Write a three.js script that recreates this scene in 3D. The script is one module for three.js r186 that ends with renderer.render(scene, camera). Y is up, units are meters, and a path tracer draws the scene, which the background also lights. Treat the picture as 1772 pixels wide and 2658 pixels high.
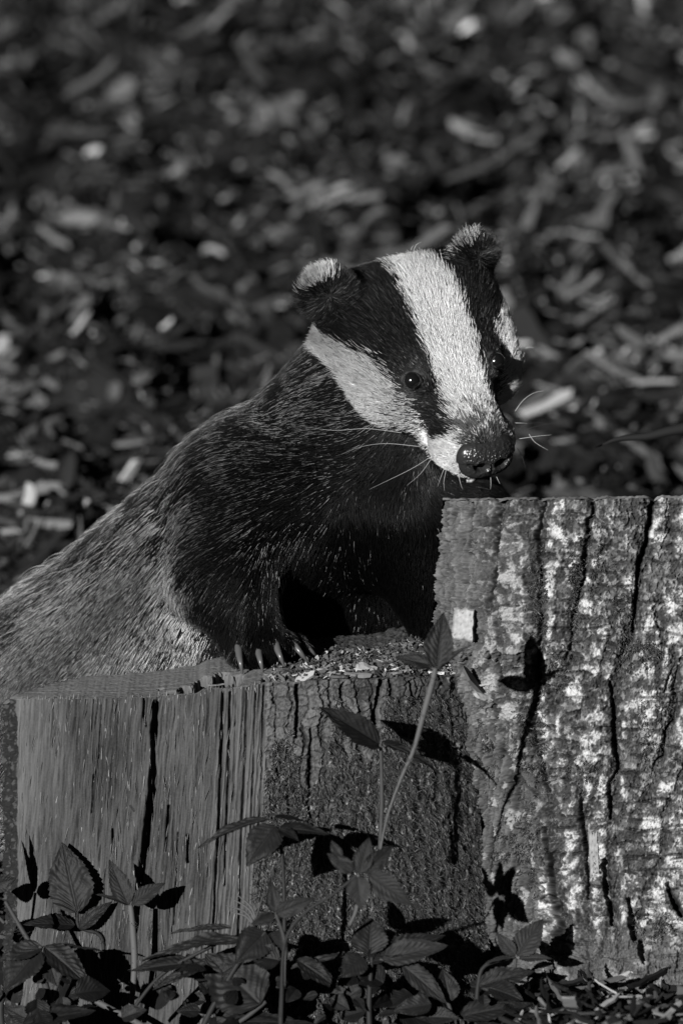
import * as THREE from 'three';
import { mergeGeometries } from 'three/addons/utils/BufferGeometryUtils.js';

// ---------- camera, sky, sun, exposure ----------
const PXM = 4200, DIST = 4, PITCH = 9 * Math.PI / 180;          // photograph pixels per metre on the plane in focus
const T = new THREE.Vector3(0, 0.263, 0);
const RT = new THREE.Vector3(1, 0, 0), UP = new THREE.Vector3(0, Math.cos(PITCH), -Math.sin(PITCH)), BK = new THREE.Vector3(0, Math.sin(PITCH), Math.cos(PITCH));
const scene = new THREE.Scene();
const camera = new THREE.PerspectiveCamera(2 * Math.atan(1329 / PXM / DIST) * 180 / Math.PI, 682 / 1024, 0.05, 300);
camera.position.copy(T).addScaledVector(BK, DIST);
camera.up.set(0, 1, 0);
camera.lookAt(T);
camera.updateMatrixWorld(true);
camera.focus = DIST - 0.035;
camera.userData.fStop = camera.getFocalLength() / 29;            // an opening of 29 mm

const renderer = new THREE.WebGLRenderer({ antialias: true });
renderer.toneMapping = THREE.LinearToneMapping;
renderer.toneMappingExposure = 1.5;
renderer.shadowMap.enabled = true;

{ // a dim, even evening sky; the photograph is black and white
  const W = 64, H = 32, d = new Float32Array(W * H * 4);
  for (let y = 0; y < H; y++) for (let x = 0; x < W; x++) {
    const up = Math.sin(((y + 0.5) / H - 0.5) * Math.PI), v = up > 0 ? 0.2 + 0.12 * Math.pow(1 - up, 3) : 0.05, i = (y * W + x) * 4;
    d[i] = d[i + 1] = d[i + 2] = v; d[i + 3] = 1;
  }
  const t = new THREE.DataTexture(d, W, H, THREE.RGBAFormat, THREE.FloatType);
  t.mapping = THREE.EquirectangularReflectionMapping; t.magFilter = THREE.LinearFilter; t.needsUpdate = true;
  scene.background = t; scene.environment = t; scene.environmentIntensity = scene.backgroundIntensity = 0.05;
}
const SUN_AZ = 28 * Math.PI / 180, SUN_EL = 15 * Math.PI / 180;
const SUN = new THREE.Vector3(-Math.sin(SUN_AZ) * Math.cos(SUN_EL), Math.sin(SUN_EL), Math.cos(SUN_AZ) * Math.cos(SUN_EL));
const sun = new THREE.DirectionalLight(new THREE.Color(1, 0.995, 0.985), 4.2);
sun.position.copy(SUN).multiplyScalar(6).add(T); sun.target.position.copy(T);
sun.castShadow = true; sun.shadow.mapSize.set(4096, 4096);
Object.assign(sun.shadow.camera, { left: -1.6, right: 1.6, top: 1.6, bottom: -1.6, near: 0.1, far: 14 });
scene.add(sun, sun.target);

// ---------- helpers ----------
const { clamp, lerp, smoothstep } = THREE.MathUtils;
const V = (x, y, z) => new THREE.Vector3(x, y, z);
function RNG(seed) { let s = seed >>> 0; const f = () => { s = (s + 0x6d2b79f5) | 0; let t = Math.imul(s ^ (s >>> 15), 1 | s); t = (t + Math.imul(t ^ (t >>> 7), 61 | t)) ^ t; return ((t ^ (t >>> 14)) >>> 0) / 4294967296; }; f.r = (a, b) => a + (b - a) * f(); f.g = () => (f() + f() + f() - 1.5) / 0.75; return f; }
const hash3 = (x, y, z) => { let h = Math.imul(x, 374761393) ^ Math.imul(y, 668265263) ^ Math.imul(z, 1274126177); h = Math.imul(h ^ (h >>> 13), 1274126177); h ^= h >>> 16; return (h >>> 0) / 4294967296; };
const grad = (h, x, y, z) => { const i = (h * 12) | 0, u = i < 8 ? x : y, v = i < 4 ? y : i === 8 || i === 9 ? x : z; return (i & 1 ? -u : u) + (i & 2 ? -v : v); };
function vnoise(x, y, z = 0) {                                    // gradient noise, about -1..1
  const X = Math.floor(x), Y = Math.floor(y), Z = Math.floor(z), x0 = x - X, y0 = y - Y, z0 = z - Z;
  const u = x0 * x0 * x0 * (x0 * (x0 * 6 - 15) + 10), v = y0 * y0 * y0 * (y0 * (y0 * 6 - 15) + 10), w = z0 * z0 * z0 * (z0 * (z0 * 6 - 15) + 10);
  const c = (i, j, k) => grad(hash3(X + i, Y + j, Z + k), x0 - i, y0 - j, z0 - k), p = (k) => lerp(lerp(c(0, 0, k), c(1, 0, k), u), lerp(c(0, 1, k), c(1, 1, k), u), v);
  return (w > 0 ? lerp(p(0), p(1), w) : p(0)) * 1.5;
}
function worley(x, y, seed, jit = 1) {                                   // cells: nearest distance, second distance, cell number
  const X = Math.floor(x), Y = Math.floor(y); let a = 9, b = 9, id = 0;
  for (let j = -1; j < 2; j++) for (let i = -1; i < 2; i++) { const u = X + i + 0.5 + jit * (hash3(X + i, Y + j, seed) - 0.5) - x, v = Y + j + 0.5 + jit * (hash3(X + i, Y + j, seed + 71) - 0.5) - y, d = Math.hypot(u, v); if (d < a) { b = a; a = d; id = hash3(X + i, Y + j, seed + 5); } else if (d < b) b = d; }
  return [a, b, id];
}
function fbm(x, y, z, n) { let s = 0, a = 0.55; for (let i = 0; i < n; i++) { s += a * vnoise(x, y, z); x = x * 2.03 + 17.1; y = y * 2.03 + 5.7; z = z * 2.03 + 31.9; a *= 0.5; } return s; }
// a place in the world: photograph pixel x, y on the ray, z in pixel units toward the camera from the plane in focus
function P(x, y, z = 0) {
  const k = (DIST - z / PXM) / DIST;
  return T.clone().addScaledVector(RT, (x - 886) / PXM * k).addScaledVector(UP, (1329 - y) / PXM * k).addScaledVector(BK, z / PXM);
}
// the same frame without the ray: a box of metres whose axes lie along the lens
const Q = (x, y, z) => T.clone().addScaledVector(RT, (x - 886) / PXM).addScaledVector(UP, (1329 - y) / PXM).addScaledVector(BK, z / PXM);
const names = {};
function numbered(n) { const k = names[n] = (names[n] ?? -1) + 1; return k ? n + '_' + String(k).padStart(3, '0') : n; }
function tag(o, label, category, group, kind) { if (label) o.userData.label = label; if (category) o.userData.category = category; if (group) o.userData.group = group; if (kind) o.userData.kind = kind; return o; }
function mesh(name, g, m, parent) {
  const o = new THREE.Mesh(g, m); o.castShadow = o.receiveShadow = true;
  if (parent) { o.name = name; parent.add(o); } else { o.name = numbered(name); scene.add(o); }
  return o;
}
function base(name, p) { const o = new THREE.Group(); o.name = numbered(name); o.position.copy(p); scene.add(o); return o; }
const local = (g, root) => g.translate(-root.position.x, -root.position.y, -root.position.z);
const grey = (v) => new THREE.Color().setRGB(v, v, v);
const std = (v, rough = 0.9, more = {}) => new THREE.MeshPhysicalMaterial({ color: grey(v), roughness: rough, specularIntensity: 0.3, ...more });
const spline = (pts) => (x) => {                                  // smooth curve through [x, y] pairs
  const n = pts.length; if (x <= pts[0][0]) return pts[0][1]; if (x >= pts[n - 1][0]) return pts[n - 1][1];
  let i = 0; while (x > pts[i + 1][0]) i++;
  const [x0, y0] = pts[i], [x1, y1] = pts[i + 1], h = x1 - x0, t = (x - x0) / h;
  const m = (j) => (j <= 0 || j >= n - 1) ? (j <= 0 ? (pts[1][1] - pts[0][1]) / (pts[1][0] - pts[0][0]) : (pts[n - 1][1] - pts[n - 2][1]) / (pts[n - 1][0] - pts[n - 2][0])) : (() => { const a = (pts[j][1] - pts[j - 1][1]) / (pts[j][0] - pts[j - 1][0]), b = (pts[j + 1][1] - pts[j][1]) / (pts[j + 1][0] - pts[j][0]); return a * b <= 0 ? 0 : 2 * a * b / (a + b); })();
  const t2 = t * t, t3 = t2 * t;
  return (2 * t3 - 3 * t2 + 1) * y0 + (t3 - 2 * t2 + t) * h * m(i) + (-2 * t3 + 3 * t2) * y1 + (t3 - t2) * h * m(i + 1);
};
function gridGeometry(nu, nv, f) {                                // f(i, j) -> [Vector3, albedo]
  const p = new Float32Array(nu * nv * 3), c = new Float32Array(nu * nv * 3), idx = new Uint32Array((nu - 1) * (nv - 1) * 6);
  let q = 0;
  for (let j = 0; j < nv; j++) for (let i = 0; i < nu; i++) {
    const k = (j * nu + i) * 3, [w, a] = f(i, j);
    p[k] = w.x; p[k + 1] = w.y; p[k + 2] = w.z; c[k] = c[k + 1] = c[k + 2] = a;
    if (i < nu - 1 && j < nv - 1) { const a0 = j * nu + i, b = a0 + 1, d = a0 + nu, e = d + 1; idx.set([a0, d, b, b, d, e], q); q += 6; }
  }
  const g = new THREE.BufferGeometry();
  g.setAttribute('position', new THREE.BufferAttribute(p, 3)); g.setAttribute('color', new THREE.BufferAttribute(c, 3)); g.setIndex(new THREE.BufferAttribute(idx, 1)); g.computeVertexNormals();
  return g;
}
function ribbonTube(pts, radii, sides = 6) {                      // a tapered tube along points
  const curve = new THREE.CatmullRomCurve3(pts), n = Math.max(6, pts.length * 5), fr = curve.computeFrenetFrames(n), pos = [], idx = [];
  const rr = spline(radii.map((r, i) => [i / (radii.length - 1), r]));
  for (let i = 0; i <= n; i++) {
    const c = curve.getPointAt(i / n), r = Math.max(1e-6, rr(i / n));
    for (let s = 0; s < sides; s++) { const a = s / sides * 2 * Math.PI; const q = c.clone().addScaledVector(fr.normals[i], Math.cos(a) * r).addScaledVector(fr.binormals[i], Math.sin(a) * r); pos.push(q.x, q.y, q.z); }
  }
  for (let i = 0; i < n; i++) for (let s = 0; s < sides; s++) { const a = i * sides + s, b = i * sides + (s + 1) % sides; idx.push(a, b, a + sides, b, b + sides, a + sides); }
  for (const e of [0, n]) { const c = curve.getPointAt(e / n), k = pos.length / 3; pos.push(c.x, c.y, c.z); for (let s = 0; s < sides; s++) { const a = e * sides + s, b = e * sides + (s + 1) % sides; e ? idx.push(k, a, b) : idx.push(k, b, a); } }
  const g = new THREE.BufferGeometry(); g.setAttribute('position', new THREE.Float32BufferAttribute(pos, 3)); g.setIndex(idx); g.computeVertexNormals();
  return g;
}
// one hair, one unit long: it leaves the skin along y and lies down along z; colours(t) gives its grey from root to tip
function hairGeometry(colours, seg = 5, sides = 3, droop = 0.55) {
  const pos = [], nor = [], col = [], idx = [], rad = 0.5;
  for (let i = 0; i <= seg; i++) {
    const t = i / seg, y = droop * Math.sin(Math.min(1, t * 1.15) * Math.PI * 0.5) - 0.18 * t * t, z = t * (0.85 + 0.15 * t), r = rad * (1 - 0.88 * t * t), a = colours(t);
    for (let s = 0; s < sides; s++) { const an = s / sides * 2 * Math.PI + 0.5, cx = Math.cos(an), cy = Math.sin(an); pos.push(cx * r, y + cy * r * 0.016, z); nor.push(cx, cy, 0); col.push(a, a, a); }
  }
  for (let i = 0; i < seg; i++) for (let s = 0; s < sides; s++) { const a = i * sides + s, b = i * sides + (s + 1) % sides; idx.push(a, b, a + sides, b, b + sides, a + sides); }
  const g = new THREE.BufferGeometry();
  g.setAttribute('position', new THREE.Float32BufferAttribute(pos, 3)); g.setAttribute('normal', new THREE.Float32BufferAttribute(nor, 3)); g.setAttribute('color', new THREE.Float32BufferAttribute(col, 3)); g.setIndex(idx);
  return g;
}
function instanced(name, g, m, list, parent) {                    // list of { m: Matrix4, c: grey }
  const o = new THREE.InstancedMesh(g, m, list.length), c = new THREE.Color();
  list.forEach((e, i) => { o.setMatrixAt(i, e.m); o.setColorAt(i, c.setRGB(e.c, e.c, e.c)); });
  o.castShadow = o.receiveShadow = true; o.userData.kind = 'stuff';
  if (parent) { o.name = name; parent.add(o); } else { o.name = numbered(name); scene.add(o); }
  return o;
}
const FUR = 1;

// ---------- ground: a bank that rises behind the stump ----------
const BANK = Math.tan(8.8 * Math.PI / 180);
function groundY(x, z) {
  const b = z < -0.1 ? (-0.1 - z) * BANK * (z > -8 ? 1 : 0) + (z <= -8 ? 7.9 * BANK + (-8 - z) * 0.06 : 0) : 0;
  const hollow = z > -0.06 && z < 1 ? -0.06 * (1 - smoothstep(x, 0.05, 0.14)) * smoothstep(z, -0.06, 0.04) * (1 - smoothstep(z, 0.4, 0.9)) : 0;
  const lumps = z < -0.25 ? (0.028 * vnoise(x * 12, z * 8, 21) + 0.02 * vnoise(x * 25, z * 17, 22)) * smoothstep(-z, 0.25, 0.6) * (1 - smoothstep(-z, 4, 7)) : 0;
  return hollow + lumps + b + 0.012 * vnoise(x * 4, z * 4, 1) + 0.03 * vnoise(x * 0.9, z * 0.9, 5) * smoothstep(Math.abs(z + 0.1), 0.1, 1.2);
}
{
  // one sheet: fine where the lens looks, coarser out to the horizon
  const ax = (lim, fine, n) => { const a = []; for (let i = -n; i <= n; i++) { const t = i / n, s = Math.sign(t), u = Math.abs(t); a.push(s * (u < 0.7 ? u / 0.7 * fine : fine + (lim - fine) * ((u - 0.7) / 0.3) ** 3)); } return a; };
  const xs = ax(120, 1.3, 130), zs = ax(120, 2.4, 230).map((v) => v - 1.2);
  const g = gridGeometry(xs.length, zs.length, (i, j) => {
    const x = xs[i], z = zs[j], near = Math.abs(x) < 1.6 && z > -4 && z < 1.5;
    const y = groundY(x, z) + (near ? 0.006 * fbm(x * 40, z * 40, 2, 3) : 0);
    return [V(x, y, z), clamp(0.014 + 0.014 * fbm(x * 9, z * 9, 4, 4), 0.006, 0.06)];
  });
  mesh('ground', g, new THREE.MeshPhysicalMaterial({ vertexColors: true, roughness: 0.95, specularIntensity: 0.15 })).userData.kind = 'structure';
}
function onGround(px, py) {                                       // the ground under a photograph pixel
  const o = camera.position.clone(), d = P(px, py, 0).sub(o).normalize(), p = o.clone().addScaledVector(d, 2.5);
  for (let i = 0; i < 4000; i++) { p.addScaledVector(d, 0.004); if (p.y < groundY(p.x, p.z)) break; }
  return p;
}
// a splintered wood chip or strip of bark, one unit long, five variants
function chipGeometry(seed, w, th) {
  const r = RNG(seed), n = 5, pos = [], idx = [];
  for (let i = 0; i <= n; i++) {
    const t = i / n - 0.5, k = 1 - Math.abs(t) ** 3 * r.r(2, 6), ww = w * k * r.r(0.75, 1.1), bend = 0.1 * (t * t) * r.r(0.2, 1.6), off = r.r(-0.04, 0.04);
    for (const [a, b] of [[-1, -1], [1, -0.8], [1, 0.8], [0.1, 1.25], [-1, 1]]) pos.push(t + r.r(-0.05, 0.05) * (i === 0 || i === n ? 1.6 : 0.3), b * th * r.r(0.7, 1.2) + bend, a * ww + off);
  }
  for (let i = 0; i < n; i++) for (let s = 0; s < 5; s++) { const a = i * 5 + s, b = i * 5 + (s + 1) % 5; idx.push(a, b, a + 5, b, b + 5, a + 5); }
  for (const e of [0, n * 5]) for (let s = 1; s < 4; s++) e ? idx.push(e, e + s, e + s + 1) : idx.push(e, e + s + 1, e + s);
  let g = new THREE.BufferGeometry(); g.setAttribute('position', new THREE.Float32BufferAttribute(pos, 3)); g.setIndex(idx); g = g.toNonIndexed(); g.computeVertexNormals();
  return g;
}
// a dry curled leaf scrap
function scrapGeometry(seed) {
  const r = RNG(seed), a = r.r(0.3, 1), b = r.r(-0.6, 0.6), c = r.r(0.3, 0.55);
  const g = gridGeometry(7, 7, (i, j) => { const u = i / 6 * 2 - 1, v = j / 6 * 2 - 1, w = c * Math.sqrt(Math.max(0, 1 - v * v)) * (1 + 0.25 * vnoise(j * 1.7, seed, 3)); return [V(v * 0.5, 0.16 * a * u * u + 0.14 * b * v * v + 0.05 * vnoise(i, j, seed), u * w * 0.8), 1]; });
  g.deleteAttribute('color');
  return g;
}
const CHIPS = [chipGeometry(1, 0.16, 0.05), chipGeometry(2, 0.1, 0.06), chipGeometry(3, 0.24, 0.05), chipGeometry(4, 0.06, 0.035), chipGeometry(5, 0.32, 0.09)];
const chipMat = std(1, 0.85);
{
  const R = RNG(5), sets = CHIPS.map(() => []).concat([[], [], []]), e = new THREE.Euler(), q = new THREE.Quaternion();
  const drop = (x, z, size, alb, kind, h) => {
    e.set(R.g() * 0.7, R.r(0, 6.28), R.g() * 0.6); q.setFromEuler(e);
    sets[kind].push({ m: new THREE.Matrix4().compose(V(x, groundY(x, z) + h, z), q, V(size, size * R.r(0.7, 1.3), size * R.r(0.6, 1.2))), c: alb });
  };
  const place = () => { // more where the lens looks
    const z = R.r(-3.4, 0.45), half = 0.42 + Math.max(0, 0.25 - z * 0.1); return [R.r(-half, half), z];
  };
  for (let i = 0; i < 72000; i++) {
    const [x, z] = place(), foot = z > -0.05 ? 0.9 : 0.9, patch = vnoise(x * 5, z * 3, 11), t = R();
    const alb = t < (z > -0.05 && x > 0.08 ? 0.13 : 0.04) ? R.r(0.18, 0.5) : t < 0.36 ? R.r(0.05, 0.15) : R.r(0.003, 0.022);
    const kind = z > -0.05 ? [3, 1, 3, 4, 1][Math.floor(R() * 5)] : R() < 0.3 ? 5 + Math.floor(R() * 3) : [0, 1, 1, 2, 3, 3, 3, 4][Math.floor(R() * 8)];
    drop(x, z, Math.min(z > -0.05 ? 0.014 : 0.06, 0.006 + 0.012 * R() ** 2 / (0.25 + R() * 0.75) + (R() < 0.03 ? 0.02 : 0)) * (kind === 3 ? 2.3 : kind === 1 ? 1.4 : 1), alb * foot * (1 + patch * 0.7), kind, R.r(-0.002, 0.014));
  }
  sets.forEach((l, i) => tag(instanced('litter', i < 5 ? CHIPS[i] : scrapGeometry(20 + i), chipMat, l), ['small bark chips scattered over the ground', 'narrow wood chips scattered over the ground', 'broad bark scraps scattered over the ground', 'thin twig splinters scattered over the ground', 'thick bark crumbs scattered over the ground', 'curled dry leaf scraps strewn over the ground', 'crumpled leaf fragments strewn over the ground', 'flat leaf flakes strewn over the ground'][i], 'litter'));
}
// sticks and chips that stand out on the bank
{
  const R = RNG(91), mat = {};
  const lay = (name, cat, label, x0, y0, x1, y1, w, alb, bend = 0) => {
    const a = onGround(x0, y0), b = onGround(x1, y1); a.y += w / PXM * 0.9; b.y += w / PXM * 0.9;
    const o = base(name, V().lerpVectors(a, b, 0.5)), m = mat[alb] ??= std(alb, 0.85), pts = [];
    for (let i = 0; i <= 5; i++) { const t = i / 5, p = V().lerpVectors(a, b, t); p.y += Math.sin(t * Math.PI) * (bend * 0.3 + 0.003); p.x += R.g() * 0.0016; p.z += R.g() * 0.002; pts.push(p); }
    const k = w / PXM * 0.95; o.updateMatrixWorld();
    mesh(cat === 'wood chip' ? 'chip_body' : 'stem', local(ribbonTube(pts, [0.55, 0.95, 1, 0.9, 0.8, 0.45].map((v) => v * k), 7), o), m, o);
    tag(o, label, cat); return o;
  };
  lay('stick', 'stick', 'pale thick stick lying slanted on the bank above the badger, largest of the sticks there', 760, 570, 1070, 445, 17, 0.36, 0.012);
  lay('stick', 'stick', 'pale stick end poking out beside the badger left ear, behind the head', 640, 822, 790, 785, 13, 0.34);
  lay('stick', 'stick', 'long pale curved stick on the ground to the right of the badger muzzle', 1390, 1105, 1640, 1058, 14, 0.42, 0.01);
  lay('stick', 'stick', 'pale straight stick right of the muzzle, just above the long curved one', 1560, 1022, 1772, 998, 10, 0.36);
  lay('stick', 'stick', 'thin grey stick crossing the others at the right edge of the picture', 1480, 960, 1690, 905, 12, 0.24);
  lay('stick', 'stick', 'short grey stick on the bank above the right ear', 1150, 345, 1290, 265, 12, 0.26);
  lay('stick', 'stick', 'upright grey twig standing on the bank at the upper right', 1668, 455, 1690, 345, 10, 0.2, 0.02);
  lay('stick', 'stick', 'pale stick low on the right just above the tall part of the stump', 1440, 1265, 1640, 1215, 10, 0.3);
  lay('stick', 'stick', 'curved grey stalk at the left edge above the badger back', -10, 1210, 150, 1228, 11, 0.26, 0.02);
  lay('wood_chip', 'wood chip', 'bright flat wood chip on the bank at the right, the brightest there', 1560, 486, 1650, 478, 21, 0.6);
  lay('wood_chip', 'wood chip', 'broad pale chip at the very top of the bank', 460, 12, 570, 8, 20, 0.5);
  lay('wood_chip', 'wood chip', 'small bright chip high on the bank, left of the middle', 780, 105, 795, 135, 19, 0.5);
  lay('wood_chip', 'wood chip', 'rounded bright chip on the bank at the left, above another like it', 225, 420, 280, 415, 24, 0.5);
  lay('wood_chip', 'wood chip', 'rounded bright chip on the bank at the left, below another like it', 240, 500, 243, 520, 18, 0.5);
  lay('wood_chip', 'wood chip', 'bright chip lying close above the badger back', 440, 1108, 500, 1103, 22, 0.5);
  lay('wood_chip', 'wood chip', 'flat pale chip on the bank beside the large slanted stick', 565, 540, 640, 530, 18, 0.4);
  lay('wood_chip', 'wood chip', 'flat pale chip on the bank straight left of the badger left ear', 520, 662, 590, 670, 16, 0.4);
  lay('wood_chip', 'wood chip', 'pale half buried chip on the bank left of the ear', 350, 655, 420, 665, 20, 0.34);
  lay('wood_chip', 'wood chip', 'grey strip lying level near the upper left corner', 80, 165, 190, 168, 13, 0.3);
  lay('wood_chip', 'wood chip', 'round pale chip at the upper right corner of the bank', 1575, 110, 1600, 112, 17, 0.5);
  lay('wood_chip', 'wood chip', 'pale chip touching the right edge of the picture high up', 1745, 148, 1772, 150, 18, 0.5);
  lay('wood_chip', 'wood chip', 'broad grey chip on the bank above and right of the right ear', 1230, 85, 1270, 90, 26, 0.42);
  lay('wood_chip', 'wood chip', 'pale sliver on the slope left of the shoulder', 225, 950, 280, 975, 12, 0.4);
  lay('wood_chip', 'wood chip', 'small pale chip just right of the right ear', 1295, 560, 1345, 548, 14, 0.34);
  // a dark dead leaf hanging into view at the right, out of focus
  const d = base('dead_leaf', P(1680, 1135, -500)), lg = ribbonTube([P(1545, 1162, -520), P(1600, 1140, -510), P(1680, 1132, -500), P(1740, 1118, -490), P(1900, 1090, -470)], [1, 9, 14, 17, 6].map((v) => v / PXM), 6);
  mesh('blade', local(lg, d), std(0.012, 0.8), d); tag(d, 'dark withered leaf blade pointing left into the picture right of the muzzle', 'dead leaf');
}

// ---------- the stump: a low block with bare wood and bark, and a tall block of bark ----------
const stump = base('tree_stump', V(0.04, 0, 0.04));
tag(stump, 'sawn tree stump with a low bare ledge and a taller bark-covered block', 'stump');
class Relief {                                                    // height and grey over a rectangle of photograph pixels
  constructor(x0, y0, x1, y1, step) { Object.assign(this, { x0, y0, step, nx: Math.ceil((x1 - x0) / step) + 1, ny: Math.ceil((y1 - y0) / step) + 1 }); this.d = new Float32Array(this.nx * this.ny); this.a = new Float32Array(this.nx * this.ny); }
  fill(f) { for (let j = 0; j < this.ny; j++) for (let i = 0; i < this.nx; i++) { const k = j * this.nx + i, [d, a] = f(this.x0 + i * this.step, this.y0 + j * this.step); this.d[k] = d; this.a[k] = a; } }
  // a crack along points [x, y, half width]; depth in pixels; the wood in it is darker by share
  crack(pts, depth, dark = 0.5, jag = 2, seed = 1) {
    for (let s = 0; s < pts.length - 1; s++) {
      const [x0, y0, w0] = pts[s], [x1, y1, w1] = pts[s + 1], m = Math.max(w0, w1) * 2.5 + jag * 2, L2 = (x1 - x0) ** 2 + (y1 - y0) ** 2 || 1;
      const i0 = Math.max(0, Math.floor((Math.min(x0, x1) - m - this.x0) / this.step)), i1 = Math.min(this.nx - 1, Math.ceil((Math.max(x0, x1) + m - this.x0) / this.step)), j0 = Math.max(0, Math.floor((Math.min(y0, y1) - m - this.y0) / this.step)), j1 = Math.min(this.ny - 1, Math.ceil((Math.max(y0, y1) + m - this.y0) / this.step));
      for (let j = j0; j <= j1; j++) for (let i = i0; i <= i1; i++) {
        let x = this.x0 + i * this.step, y = this.y0 + j * this.step;
        x += jag * vnoise(y / 41, seed * 7.3, x / 90) + (jag > 1.2 ? jag * 0.5 * vnoise(y / 11, seed, 4) + jag * 0.25 * vnoise(y / 4.3, seed, 14) : 0); y += jag * 0.7 * vnoise(x / 13, seed * 3.1, 8);
        const t = ((x - x0) * (x1 - x0) + (y - y0) * (y1 - y0)) / L2; if (t < 0 || t > 1) { if (!(t < 0 && s > 0) && !(t > 1 && s < pts.length - 2)) continue; }
        const tc = clamp(t, 0, 1), w = (lerp(w0, w1, tc) + 0.3) * (0.8 + 0.4 * vnoise(y / 37, x / 60, seed)), q = Math.hypot(x - x0 - (x1 - x0) * tc, y - y0 - (y1 - y0) * tc) / w, f = Math.exp(-(q ** 4)), k = j * this.nx + i;
        const nd = -depth * f; if (f > 0.02) { this.d[k] = Math.min(this.d[k], lerp(this.d[k], nd, f)); this.a[k] *= 1 - dark * f; }
      }
    }
  }
  at(arr, x, y) { const u = clamp((x - this.x0) / this.step, 0, this.nx - 1.001), v = clamp((y - this.y0) / this.step, 0, this.ny - 1.001), i = Math.floor(u), j = Math.floor(v), k = j * this.nx + i; return lerp(lerp(arr[k], arr[k + 1], u - i), lerp(arr[k + this.nx], arr[k + this.nx + 1], u - i), v - j); }
}
// --- low block
const lowZ0 = spline([[-60, -120], [0, 40], [34, 95], [46, 130], [150, 200], [300, 245], [450, 275], [600, 305], [690, 322], [800, 322], [950, 288], [1100, 218], [1200, 150], [1300, 70], [1360, 20]]);
const lowTop0 = spline([[-60, 1850], [20, 1825], [40, 1815], [300, 1812], [430, 1806], [510, 1799], [530, 1789], [590, 1788], [700, 1772], [900, 1763], [1100, 1757], [1180, 1757], [1215, 1790], [1260, 1850], [1330, 1950], [1400, 2050]]);
const lowTop = (x) => lowTop0(x) + (1.6 * fbm(x / 13, 5, 2, 3) + 2.4 * vnoise(x / 60, 9, 2)) * smoothstep(x, 60, 140);
const lowZ = (x, y) => lowZ0(x + (y - 1815) * 0.03) + Math.max(0, y - 1815) * 0.055 + Math.max(0, y - 2300) * 0.12;
const lowRightShade = (x) => 1 - 0.45 * smoothstep(x, 960, 1120);  // shade where the low block turns right is put into the grey
const low = new Relief(-70, 1740, 1380, 2720, 1.6);
const mossAt = (x, y) => smoothstep(fbm(x / 70, y / 90, 3, 3) + (y - 1960 - (x > 1000 ? -190 : x > 860 ? -60 : 0)) / 260 - (x < 690 ? (690 - x) / 18 : 0) + (x > 640 && x < 720 && y > 2150 ? 0.8 : 0), -0.1, 0.35) * (x > 590 ? 1 : 0);
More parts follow.
